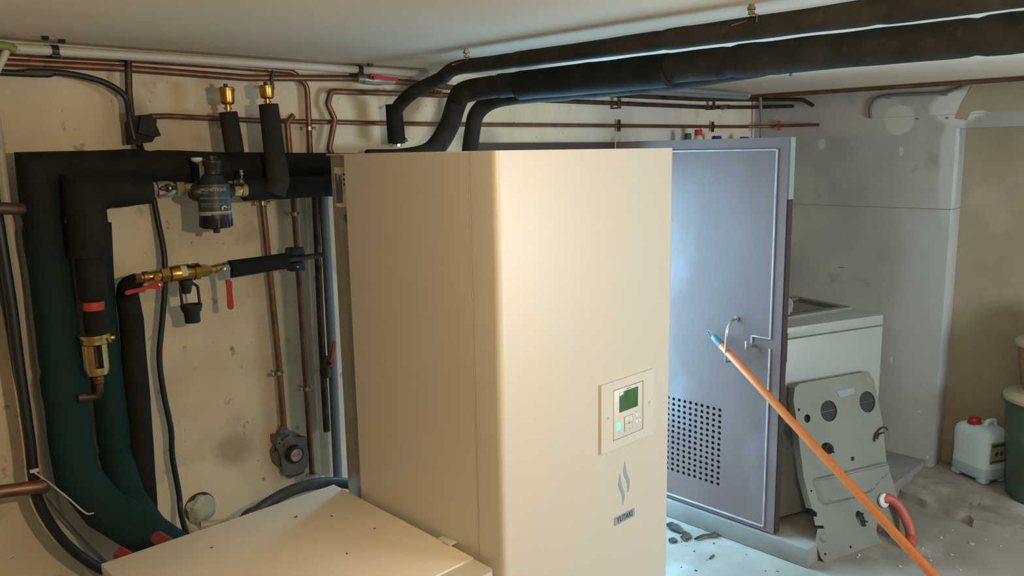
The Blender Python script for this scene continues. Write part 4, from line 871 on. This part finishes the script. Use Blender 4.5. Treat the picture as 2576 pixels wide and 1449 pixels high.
bottle(1731, 335, mat('slate_cap', (.06, .075, .07), .6), m_pvcg, 'small bottle with a slate cap just left of the red-capped one', .017, .028)

# ------------------------------------------------------------ white appliance on the slab
SLB = .085
FR = V((3.645, 1.370, SLB)); ang = math.atan2(1.558-1.370, 3.109-3.645)
u = V((math.cos(ang), math.sin(ang), 0)); w = V((u.y, -u.x, 0))
if w.y < 0: w = -w
wm = thing('washing_machine', 'white appliance with a slotted top standing on the concrete slab', 'appliance', FR+u*.3+w*.28)
RM = Matrix((u, w, V((0, 0, 1)))).transposed()
def wbox(bm, u0, u1, w0, w1, a, b, bev=0): box(bm, FR+u*(u0+u1)/2+w*(w0+w1)/2+V((0, 0, (a+b)/2-SLB)), (abs(u1-u0), abs(w1-w0), b-a), bev, RM)
HT = P(2197, 790, X=FR.x).z
HT = EYE + (FR.xy.length)*((lambda r: r.z/r.xy.length)(P(2197, 790, Z=0)-V((0, 0, EYE))))
bm = NB(); wbox(bm, 0, .60, 0, .56, SLB+.02, HT-.052, .003); obj('cabinet', bm, m_wm, wm)
bm = NB(); wbox(bm, .006, .594, .006, .55, HT-.053, HT-.045); obj('seam', bm, mat('seam_grey', (.10, .12, .10), .6), wm)
bm = NB(); wbox(bm, 0, .60, 0, .56, HT-.046, HT, .004); obj('lid', bm, m_wm, wm)
for a in (.05, .55):
    for c in (.05, .5):
        bm = NB(); wbox(bm, a-.02, a+.02, c-.02, c+.02, SLB, SLB+.02); obj('foot', bm, m_blk, wm)
# framed tray on top
Q = lambda x, y, dz=0: P(x, y, Z=HT+dz)
c1, c2, c3 = Q(2144, 779), Q(2008, 752), Q(1960, 808)
tr = thing('framed_panel', 'grey framed panel lying on the white appliance top', 'panel', (c1+c2)/2)
uu = (c2-c1); vv = (c3-c1); vv = vv*1.0; c1b = c1
def quad_frame(bm, o, a, b, t0, t1, h0, h1):
    na, nb = a.normalized(), b.normalized(); A, B = a.length, b.length
    f = lambda s, t: o+na*s+nb*t
    for lo_ in ([f(t0, t0), f(A-t0, t0), f(A-t1, t1), f(t1, t1)], [f(A-t0, t0), f(A-t0, B-t0), f(A-t1, B-t1), f(A-t1, t1)], [f(A-t0, B-t0), f(t0, B-t0), f(t1, B-t1), f(A-t1, B-t1)], [f(t0, B-t0), f(t0, t0), f(t1, t1), f(t1, B-t1)]):
        prism(bm, [v+V((0, 0, h0)) for v in lo_], (0, 0, h1-h0))
bm = NB(); quad_frame(bm, c1, uu, vv, 0, .035, 0, .014); obj('frame', bm, mat('dull_frame', (.22, .21, .18), .5), tr, recalc=False)
bm = NB(); quad_frame(bm, c1, uu, vv, .035, .075, 0, .006); obj('rebate', bm, mat('dark_rebate', (.07, .068, .058), .5), tr, recalc=False)
bm = NB(); na, nb = uu.normalized(), vv.normalized(); A, B = uu.length, vv.length; t = .075
prism(bm, [c1+na*s+nb*q for s, q in ((t, t), (A-t, t), (A-t, B-t), (t, B-t))], (0, 0, .004)); obj('pane', bm, mat('smoky_pane', (.13, .13, .115), .3), tr)
ctp = Q(1996, 800); bm = NB(); bmesh.ops.create_icosphere(bm, subdivisions=4, radius=1)
for v in bm.verts:
    d = v.co.copy(); q = .8+.3*noise.noise(d*1.8+V((1, 5, 0))); v.co = ctp+V((-.02, .045, .045))+V((d.x*.055, d.y*.055, max(d.z, -.5)*.055))*q
tag(obj('crumpled_cloth', bm, mat('grey_cloth', (.24, .24, .215), .8, bump=.3)), 'crumpled grey cloth on the framed panel beside the door edge', 'cloth')

# ------------------------------------------------------------ grey appliance back panel leaning there
b0, b1 = P(2075, 1415, Z=0), P(2262, 1352, Z=0)
eb = (b1-b0).normalized(); nrm_h = V((eb.y, -eb.x, 0));
if nrm_h.y > 0: nrm_h = -nrm_h                      # horizontal normal facing the room
tp = onplane(2100, 955, FR, w)-w*.052              # rests against the appliance front here
vecup = (tp-b0); vecup -= eb*vecup.dot(eb); vecup.normalize()
PN = eb.cross(vecup).normalized()
if PN.y > 0: PN = -PN
S = lambda x, y, d=0: onplane(x, y, b0, PN)+PN*d
gp = thing('back_panel', 'dirty grey pressed-steel appliance panel leaning against the white appliance', 'metal panel', (b0+b1)/2)
outl = [(2075, 1415), (2066, 1404), (2052, 1366), (2058, 1330), (2074, 1330), (2072, 1322), (2052, 1322), (2048, 1300), (2056, 1300), (2056, 1290), (2043, 1280), (2022, 1200), (2004, 1060), (1996, 1005), (2000, 975), (2012, 965), (2185, 934), (2198, 955), (2210, 1010), (2220, 1060), (2230, 1160), (2246, 1210), (2262, 1270), (2264, 1352), (2200, 1372), (2146, 1390), (2136, 1398), (2120, 1399), (2112, 1404)]
hol = []
def hole(x, y, rx, ry, n=20, a=0): return [(x+rx*math.cos(2*PI*k/n)*math.cos(a)-ry*math.sin(2*PI*k/n)*math.sin(a), y+rx*math.cos(2*PI*k/n)*math.sin(a)+ry*math.sin(2*PI*k/n)*math.cos(a)) for k in range(n)]
hol = [hole(2085, 1034, 21, 27, 24, -.1), hole(2182, 1011, 20, 27, 24, -.1), hole(2031, 1053, 8, 11), hole(2145, 1154, 5, 6, 12), hole(2082, 1128, 17, 14, 14, .6), hole(2224, 1334, 19, 29, 22, -.15), hole(2165, 1305, 10, 22, 12, -.4),
       hole(2041, 1235, 3, 3, 8), hole(2056, 1290-6, 0, 0, 3) if False else hole(2076, 1394, 3, 3, 8), hole(2140, 1376, 3, 4, 8), hole(2173, 1386, 2.5, 2.5, 8), hole(2185, 1381, 2.5, 2.5, 8), hole(2010, 1031, 3, 4, 8)]
bm = NB(); holed(bm, [S(x, y) for x, y in outl], [[S(x, y) for x, y in h] for h in hol], -PN*.004)
obj('sheet', bm, m_panel, gp)
bm = NB()                                            # turned-back rim at the top and left
prism(bm, [S(x, y, -.004) for x, y in ((2000, 975), (2012, 965), (2185, 934), (2198, 955), (2187, 946), (2014, 975), (2006, 984))], -PN*.045)
prism(bm, [S(x, y, -.004) for x, y in ((2000, 975), (1996, 1005), (2004, 1060), (2022, 1200), (2043, 1280), (2049, 1280), (2028, 1200), (2010, 1060), (2002, 1005), (2006, 978))], -PN*.03)
obj('folded_rim', bm, m_panel, gp, recalc=False)
bm = NB()                                            # pressed-out central box, deeper at the foot
o1 = [(2040, 1205), (2226, 1160), (2236, 1168), (2230, 1200), (2206, 1210), (2196, 1236), (2150, 1254), (2072, 1272), (2060, 1262)]
i1 = [(2054, 1204), (2218, 1166), (2227, 1174), (2220, 1192), (2200, 1200), (2190, 1226), (2148, 1244), (2080, 1262), (2070, 1250)]
A_ = [bm.verts.new(S(x, y)) for x, y in o1]; B_ = [bm.verts.new(S(x, y, .026)) for x, y in i1]
for k in range(len(o1)): bm.faces.new((A_[k], A_[(k+1) % len(o1)], B_[(k+1) % len(o1)], B_[k]))
bm.faces.new(B_); bmesh.ops.bevel(bm, geom=[e for e in bm.edges if len(e.link_faces) == 2], offset=.006, segments=2, affect='EDGES'); obj('pressed_bulge', bm, m_panel, gp, label='pressed-out bulge across the lower half')
bm = NB(); lathe(bm, S(2071, 1352, -.001), PN, [(0, .022), (.012, .014), (.014, .008)], 14); obj('pressed_dimple', bm, m_panel, gp)
bm = NB(); prism(bm, [S(x, y, .0006) for x, y in ((2104, 985), (2147, 975), (2149, 990), (2112, 1000))], PN*.0006); obj('paper_label', bm, mat('bluish_label', (.27, .32, .33), .6, col2=(.22, .27, .28), scale=60), gp, label='faded bluish paper label')
for (x, y) in ((2085, 1034), (2182, 1011)):
    bm = NB(); loop = hole(x, y, 25, 31, 24, -.1); prism(bm, [S(a, b, -.007) for a, b in loop], -PN*.002); 
    obj('hole_backing', bm, m_gap, gp, label='dark disc behind the round hole')
    bm = NB(); tube(bm, [S(x-19, y+4, -.0055), S(x+19, y-4, -.0055)], .0012, 6); obj('cross_wire', bm, m_steel, gp)
for pts_ in (((2196, 1110), (2200, 1092), (2212, 1078), (2222, 1075), (2229, 1081)), ((2203, 1104), (2208, 1092), (2220, 1088)), ((2073, 1130), (2082, 1118), (2094, 1138)), ((2157, 1288), (2163, 1310), (2174, 1322)), ((2168, 1290), (2162, 1304), (2178, 1312))):
    bm = NB(); tube(bm, smooth_path([S(x, y, .008) for x, y in pts_]), .004, 8); obj('dark_clip', bm, m_gap, gp, label='dark wire clip' )
# hose from the panel to the floor
hs = thing('rubber_hose', 'salmon red rubber hose curving from the grey panel to the floor', 'hose', P(2285, 1352, Z=.02))
h0 = S(2222, 1262, .01); hp = smooth_path([S(2220, 1256, .005), P(2238, 1255, Z=.18), P(2259, 1272, Z=.15), P(2276, 1300, Z=.105), P(2287, 1327, Z=.06), P(2292, 1352, Z=.024), P(2286, 1374, Z=.022)], 8)
bm = NB(); tube(bm, hp, [.021]*len(hp), 18, True, .08, 30); obj('hose_body', bm, m_hose, hs)
bm = NB(); lathe(bm, S(2219, 1258, .003), PN, [(0, .026), (.004, .031), (.012, .030), (.016, .022)], 20); obj('hose_collar', bm, m_ctl, hs)

# ------------------------------------------------------------ orange broom handle resting in the bow handle
st0, st1 = V((DXF-.045, 1.728+.04, 0)), None
A0 = P(1812, 866, X=DXF-.045); 
B0 = P(2352, 1452, Z=.30)
dirs = (B0-A0).normalized()
# run it on to the floor
tfl = -A0.z/dirs.z; endp = A0+dirs*min(tfl, 1.6)
sk = thing('broom_handle', 'long orange wooden handle with a dark hanging cap leaning in the door handle', 'broom handle', endp)
bm = NB(); LL = (endp-A0).length; lathe(bm, A0, dirs, [(0, .0155), (.003, .0162), (LL-.01, .0165), (LL, .014)], 20); obj('shaft', bm, m_orange, sk)
bm = NB(); lathe(bm, A0-dirs*.050, dirs, [(0, .012), (.006, .0150), (.03, .0158), (.030, .0166), (.036, .0166), (.056, .0172)], 20); obj('end_cap', bm, m_cap, sk)
bm = NB(); e0 = A0-dirs*.046; side = dirs.cross(V((1, 0, 0))).normalized()
tube(bm, smooth_path([e0+side*.011, e0-dirs*.022+side*.010, e0-dirs*.040, e0-dirs*.022-side*.010, e0-side*.011], 6), .0026, 8); obj('hanging_loop', bm, m_cap, sk)

# ------------------------------------------------------------ jerrycan on the footing
jb = V((4.235, 1.135, FZ+.002)); 
ja = P(2400, 1192, Z=FZ); jm = P(2476, 1225, Z=FZ); jc = P(2522, 1196, Z=FZ)
ux = (jm-ja); ux.z = 0; wid = ux.length; ux.normalize(); vx = V((-ux.y, ux.x, 0))
if vx.dot(jc-jm) < 0: vx = -vx
dep = .165; HJ = .285; wid = .215
jer = thing('jerrycan', 'translucent white jerrycan with a red cap on the rough footing', 'jerrycan', jm-ux*wid/2+vx*dep/2)
org = V((jm.x, jm.y, FZ))-ux*wid/2+vx*dep/2+V((0, 0, .004))
RJ = Matrix((ux, vx, V((0, 0, 1)))).transposed()
def rbody(bm, levels, n=40, ex=5):
    rings = []
    for (z, sx, sy) in levels:
        r = []
        for k in range(n):
            a = 2*PI*k/n; c_, s_ = math.cos(a), math.sin(a); q = (abs(c_)**ex+abs(s_)**ex)**(-1/ex)
            r.append(bm.verts.new(org+RJ@V((c_*q*sx, s_*q*sy, z))))
        rings.append(r)
    for a, b in zip(rings, rings[1:]):
        for k in range(n): bm.faces.new((a[k], a[(k+1) % n], b[(k+1) % n], b[k]))
    bm.faces.new(rings[0][::-1]); bm.faces.new(rings[-1])
hw, hd = wid/2, dep/2
bm = NB(); rbody(bm, [(.012, hw-.02, hd-.02), (.016, hw-.008, hd-.008), (.03, hw, hd), (.078, hw, hd)]);
for sx in (-1, 1):
    for sy in (-1, 1): box(bm, org+RJ@V((sx*(hw-.035), sy*(hd-.03), .012)), (.05, .045, .026), .008, RJ)
obj('lower_body', bm, m_jug2, jer, recalc=False, label='lower part darkened by liquid')
bm = NB(); rbody(bm, [(.078, hw, hd), (.12, hw-.002, hd-.002), (HJ-.06, hw, hd), (HJ-.035, hw-.004, hd-.004), (HJ-.018, hw-.022, hd-.020), (HJ-.010, hw-.045, hd-.035)]); obj('upper_body', bm, m_jug, jer)
bm = NB(); nc_ = org+RJ@V((-.02, -hd+.055, HJ-.022)); lathe(bm, nc_, (0, 0, 1), [(0, .026), (.012, .026)], 20); obj('neck', bm, m_jug, jer)
bm = NB(); lathe(bm, nc_+V((0, 0, .010)), (0, 0, 1), [(0, .033), (.006, .033), (.008, .028), (.026, .027), (.030, .023)], 28)
obj('cap', bm, m_red, jer, label='red screw cap')
bm = NB(); hp_ = [org+RJ@V((.02, -.005, HJ-.018)), org+RJ@V((.03, 0, HJ+.012)), org+RJ@V((.035, .04, HJ+.014)), org+RJ@V((.03, hd-.03, HJ-.014))]
tube(bm, fillet(hp_, .015), .011, 12); obj('carrying_handle', bm, m_jug, jer)
bm = NB(); lohi_ = [org+RJ@V((hw+.0006, sy, z)) for sy, z in ((-hd+.022, .105), (hd-.022, .105), (hd-.022, .215), (-hd+.022, .215))]
prism(bm, lohi_, ux*.0008); jl = obj('paper_label', bm, mat('tan_label', (.40, .38, .28), .6), jer, label='tan printed label')
bm = NB()
for z, h_, a_, b_ in ((.19, .016, -hd+.03, hd-.03), (.112, .010, -hd+.03, hd-.04)): prism(bm, [org+RJ@V((hw+.0016, a_, z)), org+RJ@V((hw+.0016, b_, z)), org+RJ@V((hw+.0016, b_, z+h_)), org+RJ@V((hw+.0016, a_, z+h_))], ux*.0003)
for y_ in (-.02, .012): prism(bm, circle(org+RJ@V((hw+.0016, y_, .155)), .012, vx, (0, 0, 1), 14), ux*.0003)
obj('label_print', bm, mat('olive_print', (.10, .11, .07), .6), jl, recalc=False)

# ------------------------------------------------------------ stacked bins at the right edge
def bin_(name, label, c, zb, r0, r1, h, m, lidm, cat='bin', knob=None):
    t = thing(name, label, cat, (c[0], c[1], zb), 'bins stacked at the right edge')
    bm = NB(); lathe(bm, (c[0], c[1], zb), (0, 0, 1), [(0, r0-.006), (.006, r0), (h*.55, r0+(r1-r0)*.55), (h*.56, r0+(r1-r0)*.56+.004), (h*.62, r0+(r1-r0)*.62+.004), (h*.63, r0+(r1-r0)*.62), (h, r1)], 40); obj('bin_body', bm, m, t)
    bm = NB(); lathe(bm, (c[0], c[1], zb+h), (0, 0, 1), [(-.012, r1+.004), (-.012, r1+.014), (.004, r1+.014), (.012, r1+.004), (.018, r1-.03), (.020, r1-.05), (.030, r1-.055), (.032, r1-.10)], 40); obj('lid', bm, lidm, t, label='pale rimmed lid')
    return zb+h+.032
bc0 = P(2522, 1180, Z=.05); BR = .21
cB = V((4.262, .812, 0))
zt_ = bin_('green_bin', 'green plastic bin with a beige lid, cut by the right edge', cB, FZ+.006, .165, .195, P(2515, 975, X=4.27).z-.06, m_green, m_beige)
zt_ = bin_('orange_bin', 'faded orange bucket with a beige lid stacked on the green bin', cB+V((0, .015, 0)), zt_, .12, .15, .225, m_orb, m_beige, 'bucket')
bm = NB(); bmesh.ops.create_icosphere(bm, subdivisions=4, radius=1)
for v in bm.verts:
    d = v.co.copy(); q = .8+.35*noise.noise(d*1.9+V((4, 2, 0))); v.co = V((cB.x, cB.y+.01, zt_+.05))+V((d.x*.10, d.y*.11, max(-.55, d.z)*.09))*q
tag(obj('grey_bag', bm, mat('pale_bag', (.32, .34, .30), .6, bump=.3)), 'pale crumpled bag on the orange bucket at the right edge', 'bag')

# ------------------------------------------------------------ debris on the floor by the slab
def leaf(x, y, L_, w_, a, label, m, h=.012, n=9, sd=0):
    p = P(x, y, Z=0); bm = NB(); c_, s_ = math.cos(a), math.sin(a); ra = []; rb = []
    for k in range(n+1):
        t = k/n; q = math.sin(PI*min(max(t, .03), .97))**.6*w_*(1+.35*noise.noise(V((t*5, sd, 0)))); off = .15*L_*noise.noise(V((t*2.5, sd+3, 0)))
        for side_, arr in ((1, ra), (-1, rb)):
            arr.append(V((p.x+c_*(t-.5)*L_-s_*(side_*q+off), p.y+s_*(t-.5)*L_+c_*(side_*q+off), .001+h*(.35+.65*abs(noise.noise(V((t*4, side_, sd))))))))
    va = [bm.verts.new(v) for v in ra]; vm = [bm.verts.new((a_+b_)/2-V((0, 0, h*.3))) for a_, b_ in zip(ra, rb)]; vb = [bm.verts.new(v) for v in rb]
    for k in range(n): bm.faces.new((va[k], va[k+1], vm[k+1], vm[k])); bm.faces.new((vm[k], vm[k+1], vb[k+1], vb[k]))
    r = bmesh.ops.extrude_face_region(bm, geom=bm.faces[:]); bmesh.ops.translate(bm, verts=[v for v in r['geom'] if isinstance(v, bmesh.types.BMVert)], vec=(0, 0, .0012))
    return tag(obj('dead_leaf', bm, m), label, 'leaf', 'dead leaves on the floor')
m_leaf = mat('dead_leaf_brown', (.075, .05, .04), .8, col2=(.04, .03, .025), scale=60)
leaf(1785, 1349, .17, .013, -.3, 'long curled dark leaf lying along the foot of the slab', m_leaf, .02, sd=1)
leaf(1725, 1353, .08, .02, .4, 'curled brown leaf just left of the long one', m_leaf, .018, sd=2)
leaf(1696, 1332, .10, .03, 1.2, 'dark clump of leaf right beside the tall cabinet edge', m_leaf, .03, sd=3)
leaf(1692, 1362, .05, .018, .1, 'small brown leaf touching the tall cabinet edge', m_leaf, .014, sd=4)
leaf(1790, 1402, .05, .005, .1, 'thin dark twig-like leaf nearest the bottom of the picture', m_leaf, .004, sd=5)
bm = NB(); rnd = random.Random(3)
for k in range(24):
    x, y = rnd.uniform(1690, 2060), rnd.uniform(1362, 1448)
    if y < 1330+(x-1700)*.33: continue
    p = P(x, y, Z=0); s_ = rnd.uniform(.0015, .005)
    box(bm, p+V((0, 0, s_*.3)), (s_*rnd.uniform(1, 2.4), s_, s_*.6), 0, Matrix.Rotation(rnd.random()*3, 3, 'Z'))
tag(obj('crumbs', bm, m_leaf, recalc=False), 'scattered dark crumbs and grit on the pale floor', 'debris', kind='stuff')
bm = NB()
for k in range(22):
    x, y = rnd.uniform(2150, 2560), rnd.uniform(1330, 1448); p = P(x, y, Z=0); s_ = rnd.uniform(.003, .009)
    if p.x > 3.75: continue
    box(bm, p+V((0, 0, s_*.25)), (s_*rnd.uniform(1, 2), s_, s_*.5), .0005, Matrix.Rotation(rnd.random()*3, 3, 'Z'))
tag(obj('plaster_chips', bm, m_ctl, recalc=False), 'small pale plaster chips on the grey floor', 'debris', kind='stuff')

# ------------------------------------------------------------ the bulb and its holder, beside the camera
lb = thing('hanging_bulb', 'bare warm light bulb on a short cord beside the camera', 'light bulb', (LAMP.x, LAMP.y, LAMP.z+.05))
bm = NB(); lathe(bm, LAMP+V((0, 0, .036)), (0, 0, 1), [(0, .014), (.004, .018), (.045, .018), (.055, .006)], 16); obj('lamp_holder', bm, m_blk, lb)
bm = NB(); tube(bm, [LAMP+V((0, 0, .085)), V((LAMP.x, LAMP.y, ZC))], .003, 8); obj('cord', bm, m_cab, lb)
bm = NB(); lathe(bm, LAMP-V((0, 0, .035)), (0, 0, 1), [(0, .004), (.004, .015), (.014, .026), (.03, .030), (.046, .026), (.06, .016), (.072, .013)], 24)
g_ = bpy.data.materials.new('bulb_glass'); g_.use_nodes = True; nt = g_.node_tree; b_ = nt.nodes['Principled BSDF']
tb = nt.nodes.new('ShaderNodeBsdfTransparent'); gb = nt.nodes.new('ShaderNodeBsdfGlossy'); gb.inputs['Roughness'].default_value = .05
mx = nt.nodes.new('ShaderNodeMixShader'); mx.inputs[0].default_value = .06; nt.links.new(tb.outputs[0], mx.inputs[1]); nt.links.new(gb.outputs[0], mx.inputs[2]); nt.links.new(mx.outputs[0], nt.nodes['Material Output'].inputs[0])
ob = obj('bulb_glass', bm, g_, lb)
